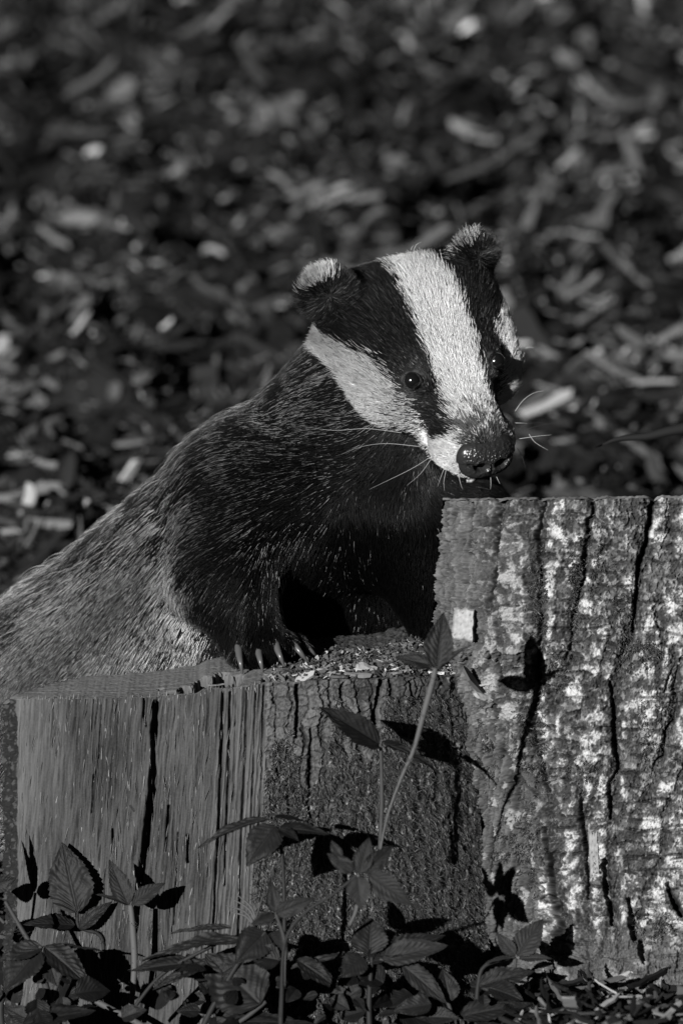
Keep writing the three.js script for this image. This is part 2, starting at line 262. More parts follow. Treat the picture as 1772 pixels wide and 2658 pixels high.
low.fill((x, y) => {
  const g = x + (y - 1815) * 0.07;                                // along the grain
  const isBark = smoothstep(x + 10 * vnoise(y / 40, 3, 1) + 7 * vnoise(y / 9, 3, 2), 686, 696);
  // bare wood
  const gw = g + 2.2 * vnoise(g / 30, y / 70, 14);
  let d = 1.7 * vnoise(gw / 4.4, y / 90, 1) + 1.3 * vnoise(gw / 2.4, y / 46, 2) + 3 * vnoise(gw / 26, y / 420, 3) + 0.9 * fbm(x / 3, y / 9, 4, 2);
  let a = 0.5 * (0.125 + 0.06 * vnoise(gw / 2.3, y / 60, 5) + 0.045 * vnoise(gw / 5, y / 130, 15) + 0.03 * vnoise(gw / 11, y / 320, 6) + 0.05 * fbm(x / 2.6, y / 4, 7, 2) + 0.04 * vnoise(gw / 14, y / 24, 27) * vnoise(gw / 3, y / 12, 28) + 0.04 * vnoise(gw / 80, y / 300, 8));
  const slit = vnoise(gw / 6.5, y / 150, 16); if (slit > 0.62) { const k = smoothstep(slit, 0.62, 0.8); d -= 4 * k; a *= 1 - 0.5 * k; }
  if (g > 556 && g < 740) { const k = smoothstep(g, 556, 580), rib = vnoise(gw / 6.5, y / 900, 9), r2 = vnoise(gw / 3.2, y / 260, 19); d += k * (4.5 * rib + 2 * r2); a += k * (0.035 + 0.03 * rib + 0.03 * r2); }
  a *= 0.8; if (g < 200) a += 0.04 * smoothstep(190 - g, 0, 130);  // left edge lightened: sunlight on its turn is put into the colour
  if (x < 44) { a = 0.012 + 0.012 * fbm(x / 8, y / 14, 3, 3); d += 12 * fbm(x / 14, y / 60, 5, 4) + 9 * fbm(x / 6, y / 10, 6, 3); if (fbm(x / 7, y / 16, 8, 3) > 0.25) a = 0.06; }
  // bark: blocks between upright cracks, cut across by short level cracks
  if (isBark > 0) {
    const wx = x + 10 * vnoise(y / 60, 2, x / 160) + 3 * vnoise(x / 9, y / 9, 3), wy = y + 6 * vnoise(x / 24, y / 30, 6), [f1, f2, id] = worley(wx / 44, wy / 27, 3, 0.55), e1 = f2 - f1, [g1, g2, id2] = worley(wx / 19, wy / 13, 8, 0.7), e2 = g2 - g1;
    const moss = mossAt(x, y), dv = 1 - smoothstep(e1, 0.03, 0.13), dh = 1 - smoothstep(e2, 0.04, 0.16), col = Math.abs(vnoise(wx / 46, y / 700, 21)), fur = 1 - smoothstep(col, 0.03, 0.12);
    let db = 5 + 4 * (id - 0.5) + 2 * (id2 - 0.5) + 2.2 * fbm(x / 9, y / 9, 2, 3) + 1.2 * vnoise(x / 3, y / 3, 5) - 4.5 * dv - 2 * dh - 8 * fur + 6 * fbm(x / 90, y / 130, 5, 2);
    let ab = 0.75 * (0.13 + 0.06 * (id - 0.5) + 0.03 * (id2 - 0.5) + 0.07 * fbm(x / 10, y / 7, 3, 4) + 0.03 * vnoise(x / 3, y / 3, 12) - 0.05 * dv - 0.03 * dh - 0.07 * fur);
    const rough = fbm(x / 16, y / 34, 8, 4);
    db = lerp(db, 6 + 13 * rough + 7 * fbm(x / 5, y / 10, 6, 3), moss);
    let am = 0.055 + 0.06 * fbm(x / 5, y / 11, 9, 3); if (fbm(x / 11, y / 18, 12, 3) + 0.15 * vnoise(x / 3, y / 3, 22) > 0.36) am = 0.3 + 0.12 * vnoise(x / 4, y / 4, 2);
    ab = lerp(ab, am * 0.8, moss) * lowRightShade(x);
    d = lerp(d, db, isBark); a = lerp(a, Math.max(0.03, ab), isBark);
  }
  return [d, clamp(a, 0.02, 0.6)];
});
for (const [l, dep, dk, j] of [
  [[[405, 1818, 8], [399, 1900, 9], [394, 2050, 10], [386, 2130, 10], [377, 2200, 7], [366, 2300, 6], [352, 2420, 4]], 46, 0.62, 1], [[[392, 2010, 4], [380, 2140, 6], [362, 2280, 7], [350, 2380, 4]], 22, 0.4, 1],
  [[[374, 1806, 2.5], [373, 1860, 2.5], [381, 1888, 1.2]], 16, 0.5, 1], [[[243, 2010, 1.2], [238, 2110, 2]], 10, 0.5, 1], [[[293, 2150, 2], [295, 2215, 3]], 18, 0.6, 0.8], [[[338, 2090, 2], [350, 2106, 2]], 6, 0.5, 0.5],
  [[[438, 2090, 2], [430, 2210, 3.4]], 20, 0.65, 0.8], [[[462, 2160, 1.6], [456, 2290, 2], [450, 2400, 1.6]], 12, 0.5, 1], [[[488, 2165, 3], [487, 2240, 3]], 20, 0.65, 1.4],
  [[[578, 1795, 3], [574, 1950, 4], [566, 2150, 4.5], [556, 2350, 3], [548, 2600, 2]], 16, 0.5, 1], [[[597, 1795, 2.4], [592, 2000, 3], [582, 2300, 2]], 14, 0.5, 1], [[[640, 1785, 4], [634, 1950, 3], [624, 2200, 3.5], [615, 2500, 3]], 16, 0.5, 1], [[[664, 1785, 2], [660, 1900, 2.4], [650, 2200, 2]], 10, 0.4, 1], [[[612, 1800, 1.5], [606, 2100, 1.8]], 7, 0.35, 1], [[[684, 1780, 2.5], [680, 1950, 3], [672, 2200, 2.5]], 10, 0.4, 1.5],
  [[[335, 1900, 1], [330, 2060, 1.5]], 5, 0.3, 1], [[[198, 1860, 1], [186, 2030, 1.2]], 4, 0.25, 1], [[[140, 1850, 1], [128, 2000, 1]], 4, 0.25, 1], [[[310, 1850, 1], [300, 1990, 1.4]], 5, 0.3, 1], [[[265, 1830, 1], [258, 1950, 1.3], [250, 2080, 1]], 5, 0.3, 1], [[[520, 1830, 1], [512, 2050, 1.4]], 5, 0.3, 1],
  [[[772, 1775, 5], [770, 1850, 6], [768, 1915, 3]], 24, 0.6, 4], [[[808, 1890, 3], [806, 1990, 5], [800, 2090, 4], [812, 2160, 3]], 20, 0.55, 4], [[[892, 1770, 4], [884, 1800, 4], [890, 1840, 3]], 18, 0.5, 4], [[[988, 1765, 9], [982, 1800, 7], [972, 1850, 9], [974, 1885, 5]], 40, 0.75, 3], [[[1062, 1765, 3], [1075, 1830, 4]], 20, 0.5, 4], [[[720, 1975, 3], [724, 2010, 5], [712, 2030, 3]], 15, 0.5, 4],
  [[[745, 2030, 3], [750, 2110, 3]], 14, 0.5, 4], [[[1165, 2100, 5], [1175, 2200, 5], [1168, 2320, 6]], 26, 0.6, 5], [[[1085, 2050, 6], [1075, 2120, 8], [1090, 2180, 5]], 30, 0.6, 6], [[[1240, 2020, 6], [1268, 2120, 7], [1270, 2350, 8]], 40, 0.7, 6],
]) low.crack(l, dep, dk, j, l[0][0]);
function blockGrid(nu, nv, xy, zf, R, lipTop) {                    // a skin of relief over a smooth block
  const n = V(), base0 = (x, y) => P(x, y, zf(x, y));
  return gridGeometry(nu, nv, (i, j) => {
    const [x, y] = xy(i / (nu - 1), j / (nv - 1)), b = base0(x, y), e = 6;
    const tx = base0(x + e, y).sub(base0(x - e, y)), ty = base0(x, y - e).sub(base0(x, y + e)); n.crossVectors(tx, ty).normalize();
    const rim = lipTop ? lipTop(x, y) : 1;
    return [b.addScaledVector(n, R.at(R.d, x, y) / PXM * rim).sub(stump.position), R.at(R.a, x, y)];
  });
}
const woodMat = new THREE.MeshPhysicalMaterial({ vertexColors: true, roughness: 0.88, specularIntensity: 0.15 });
mesh('wood_face', blockGrid(430, 480, (u, v) => { const x = lerp(10, 692, u), t = lowTop(x); return [x, lerp(t, 2715, v)]; }, lowZ, low), woodMat, stump);
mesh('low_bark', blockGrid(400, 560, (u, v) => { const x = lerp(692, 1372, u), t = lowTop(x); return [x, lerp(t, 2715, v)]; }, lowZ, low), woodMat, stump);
{ // saw cut on top of the low block, with rot holes behind its rim
  const len = spline([[-60, 20], [40, 60], [110, 190], [300, 370], [460, 400], [700, 470], [1000, 520], [1330, 520]]);
  const g = gridGeometry(560, 170, (i, j) => {
    const u = i / 559, v = j / 169, x = lerp(10, 1330, u), y0 = lowTop(x), z0 = lowZ(x, y0), b = P(x, y0, z0), L = len(x) / PXM, dz = v * L;
    b.z -= dz; const rise = Math.max(0, Math.min(1, (x - 300) / 500)) * 0.012 * v; b.y += rise * 0.4;
    const px = x, pz = dz * PXM; let h = 1.6 * fbm(px / 14, pz / 14, 3, 3) + 1.3 * vnoise(px / 90 + pz / 5, pz / 60, 6);
    let a = 0.13 + 0.04 * fbm(px / 22, pz / 5, 8, 3) + 0.03 * vnoise(px / 4, pz / 4, 2);
    for (const [hx, hz, rx, rz, dep] of [[523, 96, 24, 78, 70], [574, 110, 24, 90, 90], [612, 90, 18, 66, 60], [488, 60, 26, 40, 40], [690, 44, 13, 24, 50], [470, 34, 50, 24, 16], [795, 30, 8, 20, 30], [415, 88, 9, 14, 26]]) { const q = Math.hypot((px - hx + 6 * vnoise(px / 9, pz / 9, 1)) / rx, (pz - hz) / rz); const f = 1 - smoothstep(q, 0.75, 1.15); h -= dep * f; a *= 1 - 0.72 * f; }
    if (px > 700) { const heap = smoothstep(px, 930, 1120) * smoothstep(pz, 40, 260); h += heap * (26 + 16 * fbm(px / 40, pz / 40, 4, 3)) + 5 * fbm(px / 12, pz / 12, 7, 2); a = lerp(a, 0.05 + 0.05 * fbm(px / 14, pz / 10, 9, 3), smoothstep(px, 720, 800)); }
    if (j === 0) h = -1;
    b.y += h / PXM;
    return [b.sub(stump.position), clamp(a, 0.03, 0.5)];
  });
  mesh('low_cut', g, woodMat, stump);
  // far and left walls of the low block
  const back = gridGeometry(80, 30, (i, j) => { const x = lerp(10, 1330, i / 79), y0 = lowTop(x), b = P(x, y0, lowZ(x, y0)); b.z -= len(x) / PXM; b.y += Math.max(0, Math.min(1, (x - 300) / 500)) * 0.012 * 0.4; const y = lerp(b.y, -0.03, j / 29); b.z += j / 29 * -0.02 + 0.006 * fbm(x / 60, j / 3, 2, 3); b.y = y; return [b.sub(stump.position), 0.03 + 0.02 * fbm(x / 20, j, 4, 3)]; });
  mesh('back_bark', back, woodMat, stump);
}
// --- tall block
const tallL0 = spline([[1280, 1152], [1320, 1149], [1450, 1139], [1560, 1128], [1640, 1118], [1690, 1122], [1720, 1170], [1800, 1196], [1900, 1215], [2100, 1245], [2300, 1262], [2500, 1275], [2720, 1285]]);
const tallL = (y) => tallL0(y) + 5 * fbm(y / 46, 3, 7, 4) - 2;
const tallZ0 = spline([[-20, 60], [0, 140], [14, 185], [60, 262], [150, 340], [300, 410], [500, 450], [640, 455], [900, 430], [1200, 330]]);
const tallZ = (x, y) => tallZ0(x - tallL(y)) + (y - 1300) * 0.03 + Math.max(0, y - 2250) * 0.18 * smoothstep(x, 1280, 1420);
const tallTop = (x) => 1299 - (x - 1150) * 0.011 + 2.5 * vnoise(x / 30, 4, 2) + 2.2 * vnoise(x / 8, 4, 9) + [1220, 1294, 1404, 1536, 1694].reduce((v, f) => v + 7 * Math.exp(-(((x - f) / 9) ** 2)), 0);
const FURROWS = [[[1270, 1220], [1440, 1206], [1600, 1186], [1640, 1170]], [[1270, 1294], [1480, 1276], [1600, 1255], [1660, 1240]], [[1270, 1404], [1520, 1398], [1640, 1400], [1760, 1392], [1900, 1380], [2060, 1420], [2200, 1432], [2400, 1455]], [[1270, 1536], [1500, 1505], [1600, 1480], [1720, 1468], [1830, 1440]], [[1270, 1694], [1420, 1672], [1640, 1640], [1760, 1600], [1860, 1588], [1980, 1598], [2130, 1578], [2300, 1590], [2500, 1610]], [[1900, 1300], [2060, 1330], [2300, 1370]], [[2040, 1498], [2330, 1520], [2500, 1530]], [[1700, 1750], [1830, 1752], [1960, 1715], [2060, 1690]], [[1270, 1860], [1700, 1830], [2300, 1800]], [[1270, 1990], [2000, 1960]]].map((l) => ({ f: spline(l), y0: l[0][0], y1: l[l.length - 1][0] }));
function furrow(x, y) { let v = 0; FURROWS.forEach((k, i) => { if (y < k.y0 - 60 || y > k.y1 + 60) return; const end = smoothstep(y, k.y0 - 60, k.y0) * (1 - smoothstep(y, k.y1, k.y1 + 60)), w = (17 + 9 * vnoise(y / 70, i, 3)) * (x < 1330 ? 0.8 : 1), q = (x - k.f(y) + 7 * vnoise(y / 30, i, 5) + 4 * vnoise(y / 9, x / 20, 6)) / w; v = Math.max(v, end * Math.exp(-q * q * 1.2)); }); return v; }
const tall = new Relief(1090, 1270, 2120, 2720, 1.6);
tall.fill((x, y) => {
  const lean = x + (y - 1300) * 0.1, sx = lean + 16 * vnoise(y / 120, x / 300, 3);
  const fis = 1 - Math.abs(vnoise(sx / 70, y / 420, 5)) * 1.5, fv = smoothstep(fis + 0.22 * vnoise(x / 9, y / 12, 63), 0.5, 0.8);          // upright furrows
  const lich = 0.95 * fbm(x / 52, y / 36, 7, 6) + 0.22 * vnoise(x / 9, y / 7, 17), fine = fbm(x / 7, y / 6, 9, 3), shag = smoothstep(1250 - x + 30 * vnoise(y / 50, 2, 2), -30, 40);
  const wx = x + 14 * vnoise(x / 50, y / 60, 51) + 4 * vnoise(x / 10, y / 10, 52), wy = y + 12 * vnoise(x / 60, y / 50, 53) + 3 * vnoise(x / 9, y / 9, 54), [f1, f2, id] = worley(wx / 46, wy / 34, 6, 0.75), e1 = f2 - f1, [g1, g2, id2] = worley(wx / 15, wy / 12, 9), e2 = g2 - g1;
  const dv = 1 - smoothstep(e1, 0.02, 0.1), dh = 1 - smoothstep(e2, 0.03, 0.15), mid = vnoise(x / 5, y / 5, 61), tiny = vnoise(x / 2.4, y / 2.4, 62);
  let d = 7 * fbm(x / 70, y / 110, 2, 3) + 3 * fine + 3.4 * mid + 2.6 * tiny + 3.5 * (id - 0.5) + 1.8 * (id2 - 0.5) - 3.5 * dv - 1.6 * dh - 15 * fv * (0.6 + 0.4 * vnoise(y / 40, x / 40, 2));
  let a = 0.1 + 0.055 * fine + 0.05 * (id - 0.5) + 0.03 * mid + 0.02 * tiny - 0.04 * dv;
  a = lerp(a, 0.5 + 0.15 * mid + 0.12 * tiny, smoothstep(lich + 0.16 * mid + 0.16 * tiny, -0.06, 0.13) * (0.45 + 0.5 * smoothstep(x, 1300, 1420))); a = lerp(a, 0.035 + 0.03 * fine, smoothstep(fbm(x / 36, y / 46, 15, 5) + 0.2 * tiny + 0.2 * mid, 0.06, 0.18) * 0.9);
  a = lerp(a, 0.035 + 0.03 * fine, fv * 0.85);
  // breathing pores: short level cracks
  const ry = y - x * 0.04 + 10 * vnoise(x / 70, y / 90, 12), row = Math.floor(ry / 37), fy = (ry / 37 - row - 0.5 + 0.16 * hash3(row, Math.floor(x / 90), 8)) * 37, on = smoothstep(vnoise(x / 75 + row * 7.7, row * 3.1, 6), -0.2, 0.05) * smoothstep(x, 1240, 1420), lw = 2.1 + 1.2 * hash3(row, Math.floor(x / 60), 3);
  const pore = on * Math.exp(-((fy / lw) ** 2)) * (1 - shag * 0.6); d -= 8 * pore; a *= 1 - 0.75 * pore; d += on * 3 * Math.exp(-(((Math.abs(fy) - lw * 2) / lw) ** 2)) * (1 - shag);
  if (fbm(x / 20 + 40, y / 20, 21, 4) > 0.26) { d += 3; a = lerp(a, 0.32 + 0.1 * mid, 0.5); }                          // scales of lichen and bark
  const fu = furrow(x, y), strand = vnoise(sx / 3.4 + 2 * vnoise(y / 22, x / 20, 71), y / 24, 72);
  d += 4 - 20 * fu + fu * (3 * strand + 3 * fbm(x / 8, y / 12, 73, 3)); a = lerp(a, 0.035 + 0.035 * (strand + fine) * 0.7 + (vnoise(x / 7, y / 9, 74) > 0.45 ? 0.09 : 0), smoothstep(fu, 0.25, 0.7) * 0.9);
  if (shag > 0) { const st = vnoise(lean / 8, y / 60, 31); d += shag * 3.5 * st + shag * 1.6 * vnoise(lean / 3.5, y / 37, 8); a = lerp(a, 0.1 + 0.05 * st + 0.05 * fine, shag * 0.75); }
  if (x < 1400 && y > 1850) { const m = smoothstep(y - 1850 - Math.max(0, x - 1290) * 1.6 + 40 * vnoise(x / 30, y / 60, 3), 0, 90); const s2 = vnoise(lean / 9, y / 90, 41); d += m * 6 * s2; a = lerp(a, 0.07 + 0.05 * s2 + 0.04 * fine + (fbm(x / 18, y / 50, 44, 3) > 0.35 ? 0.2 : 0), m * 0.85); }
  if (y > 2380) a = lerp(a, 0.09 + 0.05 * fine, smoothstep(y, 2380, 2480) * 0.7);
  return [d, clamp(a, 0.025, 0.68)];
});
for (const [l, dep, dk, j] of [
  [[[1690, 1300, 10], [1684, 1360, 9], [1672, 1420, 8], [1655, 1490, 6], [1645, 1560, 5], [1640, 1640, 4]], 60, 0.8, 5], [[[1533, 1296, 6], [1524, 1380, 9], [1505, 1500, 8], [1480, 1600, 7], [1468, 1720, 4]], 38, 0.6, 7], [[[1402, 1300, 6], [1392, 1400, 8], [1398, 1520, 6], [1396, 1560, 6], [1400, 1640, 8], [1392, 1760, 9], [1380, 1900, 9], [1398, 1990, 7], [1420, 2060, 6]], 36, 0.65, 7],
  [[[1292, 1300, 5], [1288, 1400, 7], [1276, 1480, 7], [1262, 1560, 6]], 30, 0.6, 6], [[[1218, 1300, 7], [1214, 1360, 5], [1206, 1440, 5]], 26, 0.6, 5],
  [[[1578, 1770, 4], [1586, 1840, 8], [1588, 1920, 7], [1598, 1980, 5], [1580, 2040, 4], [1578, 2130, 4]], 50, 0.8, 4], [[[1744, 1730, 3], [1732, 1760, 4], [1722, 1800, 3]], 24, 0.6, 4], [[[1752, 1830, 4], [1745, 1870, 5], [1728, 1890, 6], [1715, 1960, 4], [1690, 1985, 3]], 30, 0.65, 5],
  [[[1262, 1690, 3], [1300, 1740, 3], [1290, 1800, 4], [1286, 1770, 4]], 16, 0.5, 5], [[[1502, 2060, 6], [1508, 2170, 6], [1518, 2250, 7], [1520, 2330, 4]], 46, 0.75, 5], [[[1562, 2230, 5], [1580, 2340, 8], [1586, 2400, 4]], 40, 0.7, 5], [[[1632, 2330, 7], [1640, 2400, 9], [1642, 2440, 5]], 46, 0.75, 4], [[[1410, 2150, 6], [1420, 2250, 8], [1440, 2350, 11], [1450, 2430, 13]], 34, 0.7, 6], [[[1660, 2440, 6], [1670, 2500, 7]], 40, 0.7, 4], [[[1730, 2290, 5], [1750, 2350, 9], [1772, 2380, 9]], 36, 0.6, 5],
  [[[1330, 1735, 4], [1420, 1735, 4]], 10, 0.5, 4], [[[1300, 1950, 3], [1340, 2010, 5], [1400, 2080, 4]], 22, 0.5, 6], [[[1660, 1812, 2], [1772, 1806, 2]], 9, 0.5, 3], [[[1620, 2235, 2], [1772, 2215, 2.5]], 10, 0.6, 3], [[[1640, 2165, 2], [1772, 2140, 2]], 8, 0.6, 3], [[[1610, 2125, 2], [1700, 2130, 2]], 8, 0.6, 2], [[[1600, 2085, 2], [1690, 2082, 2]], 8, 0.6, 2], [[[1640, 2258, 2], [1772, 2255, 2]], 9, 0.6, 3],
  [[[1208, 1380, 2], [1275, 1362, 2]], 8, 0.5, 3], [[[1215, 1572, 2], [1350, 1573, 2]], 8, 0.5, 2], [[[1370, 1380, 3], [1372, 1440, 3], [1380, 1480, 3], [1395, 1520, 3]], 14, 0.5, 4],
]) tall.crack(l, dep, dk, j, l[0][0] + l[0][1]);
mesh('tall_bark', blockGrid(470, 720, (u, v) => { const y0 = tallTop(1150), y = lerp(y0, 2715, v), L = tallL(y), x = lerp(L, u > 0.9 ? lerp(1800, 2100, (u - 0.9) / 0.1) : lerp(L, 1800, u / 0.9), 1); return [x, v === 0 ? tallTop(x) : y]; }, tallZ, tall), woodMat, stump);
{ // the side of the tall block that turns to the ledge, its sawn top and its back
  const depth = 185;
  const side = gridGeometry(60, 200, (i, j) => { const y = lerp(1299, 2500, j / 199), w = i / 59, L = tallL(y), b = P(L + 5 * vnoise(y / 16, 2, 3) * w + 14 * w, y, tallZ(L, y) - w * depth); const f = 5 * fbm(w * 12, y / 26, 4, 3); b.x += f / PXM * Math.min(1, w * 6); return [b.sub(stump.position), 0.1 + 0.06 * fbm(w * 14, y / 18, 6, 3)]; });
  mesh('side_bark', side, woodMat, stump);
  const cut = gridGeometry(160, 40, (i, j) => { const x = lerp(tallL(1299), 2100, i / 159), v = j / 39, y = tallTop(x), z = tallZ(x, y), zb = lerp(-45, 120, smoothstep(x, 1150, 1400)), b = P(x, y, lerp(z, zb, v)), n = 2.4 * fbm(x / 16, v * 14, 3, 3); b.addScaledVector(UP, (n + 5 * Math.min(1, v * 5)) / PXM); return [b.sub(stump.position), clamp(0.25 + 0.1 * fbm(x / 6, v * 20, 5, 3) + (x > 1600 ? 0.15 : 0), 0.1, 0.7)]; });
  mesh('tall_cut', cut, woodMat, stump);
  const back = gridGeometry(60, 40, (i, j) => { const x = lerp(1166, 2100, i / 59), y = lerp(1294, 2600, j / 39), zb = lerp(-45, 120, smoothstep(x, 1150, 1400)); const b = P(x, y, zb + 8 * fbm(x / 40, y / 40, 3, 3) - j * 2); return [b.sub(stump.position), 0.12]; });
  mesh('tall_back', back, woodMat, stump);
}
// loose plates of bark, each a piece of its own
{
  const plate = (cx, cy, w, h, rot, alb, seed, zoff = 8, f = tallZ, th = 7) => {
    const n = 22, m = 22, r = RNG(seed), e = Array.from({ length: 24 }, () => r.r(0.88, 1.06)), pos = [];
    const at = (u, v) => { // rounded, ragged rectangle
      const a = Math.atan2(v, u) / (2 * Math.PI) * 24 + 24, k = lerp(e[Math.floor(a) % 24], e[(Math.floor(a) + 1) % 24], a % 1), X = u * w * k, Y = v * h * k, c = Math.cos(rot), s = Math.sin(rot); return [cx + X * c - Y * s, cy + X * s + Y * c]; };
    const g = gridGeometry(n, m, (i, j) => {
      const u = i / (n - 1) * 2 - 1, v = j / (m - 1) * 2 - 1, [x, y] = at(u, v), ed = Math.max(Math.abs(u), Math.abs(v)), low0 = ed > 0.97 ? -th - zoff : ed > 0.88 ? -2 : 0;
      return [P(x, y, f(x, y) + zoff + low0 + 4 * fbm(x / 9, y / 12, seed, 4)).sub(stump.position), clamp(alb + alb * 0.4 * fbm(x / 9, y / 9, seed + 3, 3) - (fbm(x / 5, y / 5, seed + 9, 2) > 0.4 ? alb * 0.5 : 0), 0.03, 0.7)];
    });
    mesh('bark_plate', g, woodMat, stump);
  };
  plate(1202, 1620, 30, 44, 0.08, 0.34, 1, 14); plate(1540, 2215, 13, 60, -0.06, 0.26, 14, 8);
  plate(690, 2195, 13, 24, 0.2, 0.18, 37, 12, lowZ); plate(1245, 2030, 20, 15, 0.4, 0.14, 38, 14, lowZ);
}
// moss on the bark
{
  const R = RNG(404), list = [], X = V(), Y = V(), Z = V(), N = V();
  const grow = (x, y, f, Rl, n0) => {
    const e = 6, b = P(x, y, f(x, y)), tx = P(x + e, y, f(x + e, y)).sub(P(x - e, y, f(x - e, y))), ty = P(x, y - e, f(x, y - e)).sub(P(x, y + e, f(x, y + e))); N.crossVectors(tx, ty).normalize();
    b.addScaledVector(N, (Rl.at(Rl.d, x, y) - 1) / PXM).sub(stump.position);
    const t = V(R.g() * 0.7, -0.55 + R.g() * 0.6, R.g() * 0.5); t.addScaledVector(N, -t.dot(N)).normalize();
    const L = R.r(6, 17) / PXM * n0, w = R.r(1.5, 2.8) / PXM; X.crossVectors(N, t).multiplyScalar(w); Y.copy(N).multiplyScalar(L * R.r(0.3, 1.3)); Z.copy(t).multiplyScalar(L);
    list.push({ m: new THREE.Matrix4().makeBasis(X, Y, Z).setPosition(b), c: R() < 0.15 ? R.r(0.16, 0.34) : R.r(0.03, 0.13) });
  };
  for (let i = 0; i < 90000; i++) { const x = R.r(640, 1290), y = R.r(1800, 2640); if (R() < mossAt(x, y) * 0.75 * (0.35 + 0.65 * smoothstep(fbm(x / 26, y / 40, 30, 2), -0.35, 0.3))) grow(x, y, lowZ, low, 1); }
  for (const [cx, cy, rx, ry, n] of [[1395, 1560, 34, 150, 1800], [1490, 1520, 26, 150, 1100], [1655, 1690, 80, 60, 1500], [1440, 1740, 60, 70, 900], [1550, 1480, 30, 200, 600], [1380, 1930, 60, 140, 2200], [1520, 2010, 80, 60, 700], [1250, 1960, 50, 150, 2200], [1340, 2200, 80, 160, 3000], [1700, 2400, 80, 60, 900], [1690, 1900, 60, 120, 600], [1610, 1600, 40, 160, 500]])
    for (let i = 0; i < n; i++) { const x = cx + R.g() * rx * 0.6, y = cy + R.g() * ry * 0.6; if (x < tallL(y) + 16 || y < 1320) continue; if (vnoise(x / 20, y / 26, 77) > -0.1 + R() * 0.3) grow(x, y, tallZ, tall, 0.9); }
  instanced('moss', hairGeometry(() => 1, 4, 3, 0.7), std(1, 0.8, { vertexColors: true }), list, stump);
  console.log('moss', list.length);
}
// splinters and torn fibres of the bare wood
{
  const R = RNG(515), list = [], X = V(), Y = V(), Z = V(), N = V();
  for (let i = 0; i < 900; i++) {
    const x = i < 140 ? R.r(50, 680) : 50 + 630 * R(), top = lowTop(x), y = i < 140 ? top + R.r(0, 6) : R.r(top + 10, 2600), e = 6, b = P(x, y, lowZ(x, y));
    const tx = P(x + e, y, lowZ(x + e, y)).sub(P(x - e, y, lowZ(x - e, y))), ty = P(x, y - e, lowZ(x, y - e)).sub(P(x, y + e, lowZ(x, y + e))); N.crossVectors(tx, ty).normalize();
    b.addScaledVector(N, (low.at(low.d, x, y) - 0.5) / PXM).sub(stump.position);
    const t = V(R.g() * 0.16 + 0.05, (R() < 0.5 ? 1 : -1) * 1, 0); t.addScaledVector(N, -t.dot(N)).normalize();
    const L = (i < 140 ? R.r(6, 16) : R.r(10, 46)) / PXM; X.crossVectors(N, t).multiplyScalar(R.r(1.6, 4) / PXM); Y.copy(N).multiplyScalar(L * R.r(0.08, 0.3)); Z.copy(t).multiplyScalar(L);
    list.push({ m: new THREE.Matrix4().makeBasis(X, Y, Z).setPosition(b), c: R.r(0.06, 0.24) });
  }
  instanced('splinters', hairGeometry(() => 1, 4), std(1, 0.85, { vertexColors: true }), list, stump);
}
